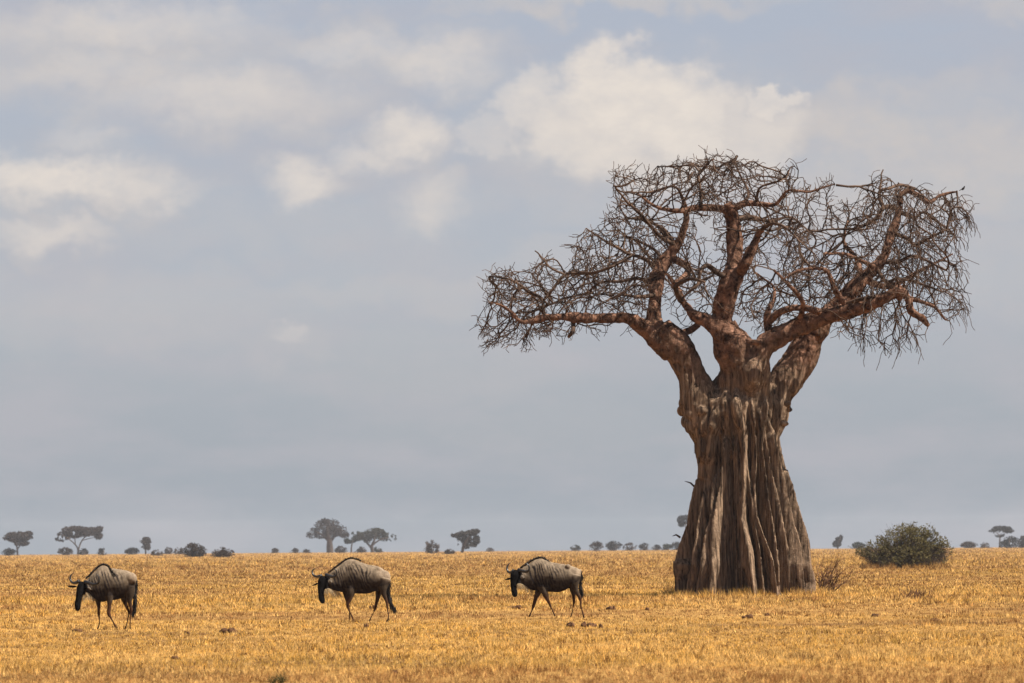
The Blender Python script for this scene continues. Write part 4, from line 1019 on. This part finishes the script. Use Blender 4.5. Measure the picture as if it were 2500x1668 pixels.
plant('distant_tree', 'tree', 'far tree whose crown peeks out at the left side of the big baobab trunk', 2500, (1672, 1342),
      [(1668, 1270, 16, 13), (1680, 1268, 20, 12), (1664, 1280, 10, 7)], [[(1675, 1344, 3), (1675, 1310, 2.4), (1674, 1275, 1)]], 1900, .65, DARK, G_T, 10)

SH = [ # label, (cx, half width, top, base), D, colour
    ('round scrub clump at the foot of the leftmost horizon acacia', 22, 17, 1338, 1356, 2150, DARK),
    ('small shrub left of the umbrella acacia trunk', 161, 16, 1336, 1354, 2200, GREY),
    ('small shrub touching the umbrella acacia trunk on its right', 203, 11, 1339, 1354, 2180, DARK),
    ('compact dark shrub standing alone right of the umbrella acacia', 250, 10, 1336, 1354, 2150, DARK),
    ('shrub on the left side of the slender round-topped tree', 323, 16, 1336, 1352, 2200, DARK),
    ('low ragged shrub at the right foot of the slender tree', 383, 14, 1342, 1356, 1700, BROWN),
    ('pale upright shrub between the slender tree and the big horizon bush', 411, 9, 1335, 1351, 2300, GREY),
    ('shrub touching the left side of the big horizon bush', 437, 12, 1336, 1352, 2200, GREY),
    ('largest dark bush of the left horizon scrub', 474, 27, 1325, 1360, 1300, GREY),
    ('dark bush right of the largest left horizon bush', 543, 26, 1336, 1362, 1200, BROWN),
    ('tiny shrub farthest left in the gap before the distant baobab', 672, 7, 1338, 1348, 2500, GREY),
    ('tiny shrub midway in the gap before the distant baobab', 721, 7, 1338, 1348, 2500, GREY),
    ('tiny flat shrub nearest the distant baobab on its left', 748, 7, 1341, 1348, 2500, BROWN),
    ('round shrub at the right foot of the distant baobab', 832, 14, 1333, 1350, 2400, GREY),
    ('small shrub between the green tree and the spreading acacia', 883, 10, 1335, 1349, 2400, GREY),
    ('small shrub at the right foot of the spreading acacia', 923, 8, 1334, 1348, 2400, GREEN),
    ('pale bare shrub left of the lone leaning tree', 1053, 19, 1318, 1351, 1700, (.10, .075, .06)),
    ('low brown shrub between the pale bare shrub and the leaning tree', 1098, 12, 1340, 1353, 1500, BROWN),
    ('tiny low shrub right of the lone leaning tree', 1196, 8, 1337, 1346, 2400, GREY),
    ('tiny round shrub above the right wildebeest rump', 1405, 11, 1331, 1342, 2400, GREEN),
    ('square brownish shrub, first of the row left of the big baobab', 1456, 15, 1321, 1341, 2300, BROWN),
    ('dark wide shrub, second of the row left of the big baobab', 1499, 18, 1320, 1341, 2350, DARK),
    ('brown shrub, third of the row left of the big baobab', 1537, 14, 1325, 1341, 2350, BROWN),
    ('small grey shrub, fourth of the row left of the big baobab', 1573, 12, 1326, 1340, 2450, DARK),
    ('low shrub, fifth of the row left of the big baobab', 1601, 13, 1330, 1340, 2450, DARK),
    ('shrub beside the last one before the big baobab trunk', 1626, 14, 1328, 1340, 2450, GREEN),
    ('shrub half hidden by the left side of the big baobab trunk', 1652, 15, 1323, 1340, 2450, DARK),
    ('low shrub between the horn-shaped tree and the large green bush', 2092, 18, 1323, 1338, 2400, GREEN),
    ('low grey shrub just right of the large green bush', 2365, 19, 1322, 1336, 2300, GREY),
    ('tiny shrub between the low grey shrub and the umbrella tree', 2404, 10, 1324, 1336, 2300, BROWN),
    ('wide dark thicket below the right side of the umbrella tree', 2468, 26, 1309, 1337, 2300, DARK),
    ('dark bush cut by the right edge of the photo', 2502, 16, 1308, 1337, 2200, GREY)]
for i, (lb, cx, hw, top, bs, D, col) in enumerate(SH):
    h = bs-top; r_ = random.Random(i); hw *= 1.2
    bl = [(cx, bs-h*.5, hw*.75, h*.5), (cx-hw*.45, bs-h*.36, hw*.55, h*.36), (cx+hw*.45, bs-h*.4, hw*.55, h*.4), (cx+r_.uniform(-.3, .3)*hw, bs-h*.72, hw*.35, h*.3)]
    bl += [(cx+r_.uniform(-.8, .8)*hw, bs-h*r_.uniform(.2, .6), hw*r_.uniform(.2, .4), h*r_.uniform(.2, .35)) for _ in range(4)]
    area = hw*h
    plant('shrub', 'shrub', lb, D, (cx, bs), bl, [], int(200+area*2.6), max(.22, .00022*D), col, G_S, 100+i, tw=30)

# the large green bush in the middle distance
BD = ground_Y(2210, 1388)
plant('bush', 'bush', 'large rounded olive bush on the grass right of the baobab', BD, (2205, 1386),
      [(2215, 1325, 72, 48), (2160, 1340, 48, 34), (2275, 1335, 46, 38), (2235, 1300, 52, 26), (2200, 1358, 88, 26), (2205, 1370, 76, 16), (2145, 1369, 32, 13), (2282, 1368, 34, 14), (2112, 1347, 26, 15), (2298, 1345, 32, 20), (2230, 1345, 60, 34)],
      [], 34000, .10, (.135, .112, .048), None, 55, tw=1500)

# dry twiggy shrub at the right foot of the baobab
def dry_shrub(label, px, py, W_, H_, n, seed, name='dry_shrub', lean=.6, col=M_drytwig, r0=.012):
    D = ground_Y(px, py); r_ = np.random.default_rng(seed); k = D/F
    loc = P1(px, py, D); loc[2] = 0
    S, E, A, B_ = [], [], [], []
    for i in range(n):
        p = np.array([r_.normal(0, W_*.12), r_.normal(0, W_*.12), -.02]); a = r_.normal(lean*.3, .5)
        d = np.array([a, r_.normal(0, .4), 1.0]); r = r0*(.7+.6*r_.random())
        L_ = H_*(.5+.5*r_.random()); ns = 7
        for s in range(ns):
            d = d/np.linalg.norm(d); q = p+d*L_/ns
            S.append(p); E.append(q); A.append(r); B_.append(r*.85)
            if s > 1 and r_.random() < .8:
                dd = d+r_.normal(0, .6, 3); dd /= np.linalg.norm(dd); m1 = q+dd*L_*.16; dd2 = dd+r_.normal(0, .4, 3); m2 = m1+dd2/np.linalg.norm(dd2)*L_*.13
                S += [q, m1]; E += [m1, m2]; A += [r*.6, r*.45]; B_ += [r*.45, r*.25]
            p = q; r *= .85; d = d+r_.normal(0, .2, 3)
    v, f = frusta(np.array(S), np.array(E), np.array(A), np.array(B_), 4)
    o = link(name, mesh_np(name, v, f, col, True), None, loc)
    tag(o, label, 'shrub'); return o
dry_shrub('leafless reddish shrub with a long slanting stem at right foot of the baobab', 2012, 1447, 1.3, 1.35, 34, 4, lean=1.5, r0=.024)
dry_shrub('small bent dead shrub at the left foot of the baobab', 1632, 1455, .5, .55, 7, 5, lean=-.8, r0=.012)
dry_shrub('low flattened brush of dry stems on the grass below the large olive bush', 2235, 1462, 1.8, .5, 60, 6, lean=0, r0=.010)
dry_shrub('shorter dark leafy tuft at the bottom edge, left of its taller twin', 668, 1670, .07, .14, 40, 8, 'dark_tuft', 0, M_tuft, .0035)
dry_shrub('dark leafy tuft at the bottom edge, the taller one right beside its twin', 688, 1670, .07, .17, 45, 9, 'dark_tuft', 0, M_tuft, .0035)
dry_shrub('thin dry stems standing in the grass right of the dark clod', 600, 1600, .1, .18, 6, 10, 'dry_shrub', 0, M_drytwig, .005)
dry_shrub('single thin dry stem standing in short grass below the right wildebeest', 1545, 1555, .1, .2, 6, 11, 'dry_shrub', 0, M_drytwig, .005)

# dark clods and dung on the grazed flat
CL = [(558, 1541, 26, 9, 'dark brown mound of soil right of the leftmost wildebeest'), (455, 1546, 8, 4, 'small dark clod left of the brown mound'),
      (190, 1541, 14, 4, 'thin dark clod below the muzzle of the leftmost wildebeest'), (1395, 1527, 16, 6, 'dark clod left one below the right wildebeest hind hooves'), (1436, 1527, 20, 7, 'dark clod right one below the right wildebeest hind hooves'),
      (1466, 1530, 7, 6, 'small upright dark clod right of the pair below the hind hooves'), (1262, 1484, 12, 5, 'dark clod behind the right wildebeest forelegs'),
      (1490, 1486, 14, 5, 'dark clod right of the right wildebeest tail'), (1580, 1488, 9, 4, 'small dark clod between right wildebeest and baobab'),
      (1828, 1507, 15, 5, 'dark clod in front of the baobab trunk'), (1872, 1502, 8, 4, 'small dark clod in front of the baobab right of the larger one'), (2138, 1504, 12, 4, 'dark flat clod right of the baobab'),
      (2285, 1514, 14, 5, 'dark clod on the grass far right, largest there'), (2375, 1523, 12, 4, 'dark clod nearest the right edge'), (908, 1484, 8, 5, 'dark clod under the belly of the middle wildebeest'),
      (895, 1530, 8, 5, 'small dark clod below the middle wildebeest hind hooves'), (425, 1607, 12, 4, 'dark clod in the foreground below the brown mound'), (963, 1642, 8, 6, 'dark clod low in the foreground centre left'), (2030, 1591, 14, 4, 'flat dark clod in the right foreground')]
for i, (px, py, hw, hh, lb) in enumerate(CL):
    hh *= 1.7
    D = ground_Y(px, py+hh*.35); k = D/F; r_ = np.random.default_rng(i+40); mb = MB()
    for j in range(5):
        ball(mb, ((r_.random()-.5)*1.4*hw*k, (r_.random()-.5)*hw*k, hh*k*.25), (hw*k*(.25+.3*r_.random()), hw*k*.4, hh*k*(.5+.5*r_.random())), 10, 7)
    V, Fq = mb.arrays(); V = V*(1+.45*(fbm(V*30+i, 3)-.5))[:, None]; V[:, 2] = np.maximum(V[:, 2], -.02)
    loc = P1(px, py+hh*.35, D); loc[2] = 0
    tag(link('soil_clod', mesh_np('soil_clod', V, Fq, M_clod, True), None, loc), lb, 'clod', 'dark clods on the grazed flat')

# ------------------------------------------------------------------ a bird on the last twig
def bird():
    c = P1(2351, 461, TREE_Y-.3); mb = MB(); k = TREE_Y/F
    tube(mb, np.array([[-.045, 0, -.03, .012], [-.02, 0, -.015, .032], [.015, 0, .01, .036], [.04, 0, .045, .022], [.045, 0, .07, .02], [.05, 0, .085, .008]]), 10)
    tube(mb, np.array([[-.04, 0, -.02, .014], [-.09, 0, -.045, .01], [-.12, 0, -.06, .006]]), 6)
    V, Fq = mb.arrays()
    o = link('bird', mesh_np('bird', V, Fq, M_hair, True), None, c)
    m1 = MB(); tube(m1, np.array([[.05, 0, .075, .006], [.075, 0, .078, .002]]), 6); v, f = m1.arrays()
    link('beak', mesh_np('beak', v, f, M_horn, True), o)
    m2 = MB(); tube(m2, np.array([[0, .01, -.03, .003], [0, .01, -.07, .003]]), 4); tube(m2, np.array([[0, -.01, -.03, .003], [0, -.01, -.07, .003]]), 4); v, f = m2.arrays()
    link('legs', mesh_np('legs', v, f, M_horn, True), o)
    tag(o, 'tiny dark bird perched on the outermost top right twig of the baobab', 'bird')
bird()

# ------------------------------------------------------------------ haze
HAZE = 0.00006
if HAZE:
    hm, nt = new_mat('haze'); pv = N(nt, 'ShaderNodeVolumePrincipled', inp={'Density': HAZE, 'Color': (.95, .93, .95, 1), 'Anisotropy': .2}); o = N(nt, 'ShaderNodeOutputMaterial')
    nt.links.new(pv.outputs[0], o.inputs['Volume'])
    x0, x1, y0, y1, z0, z1 = -5100, 5100, -400, 4600, -10, 24
    V = np.array([(x, y, z) for z in (z0, z1) for y in (y0, y1) for x in (x0, x1)], float)
    q = [(0, 2, 3, 1), (4, 5, 7, 6), (0, 1, 5, 4), (2, 6, 7, 3), (0, 4, 6, 2), (1, 3, 7, 5)]
    ho = link('haze', mesh_np('haze', V, q, hm)); tag(ho, 'thin pale heat haze over the whole plain', 'haze', kind='stuff')

# ------------------------------------------------------------------ view
vs = scene.view_settings; vs.view_transform = 'Standard'; vs.look = 'None'; vs.gamma = 1; vs.exposure = EXPOSURE
scene.cycles.max_bounces = 6; scene.cycles.diffuse_bounces = 3; scene.cycles.transparent_max_bounces = 8; scene.cycles.volume_bounces = 0
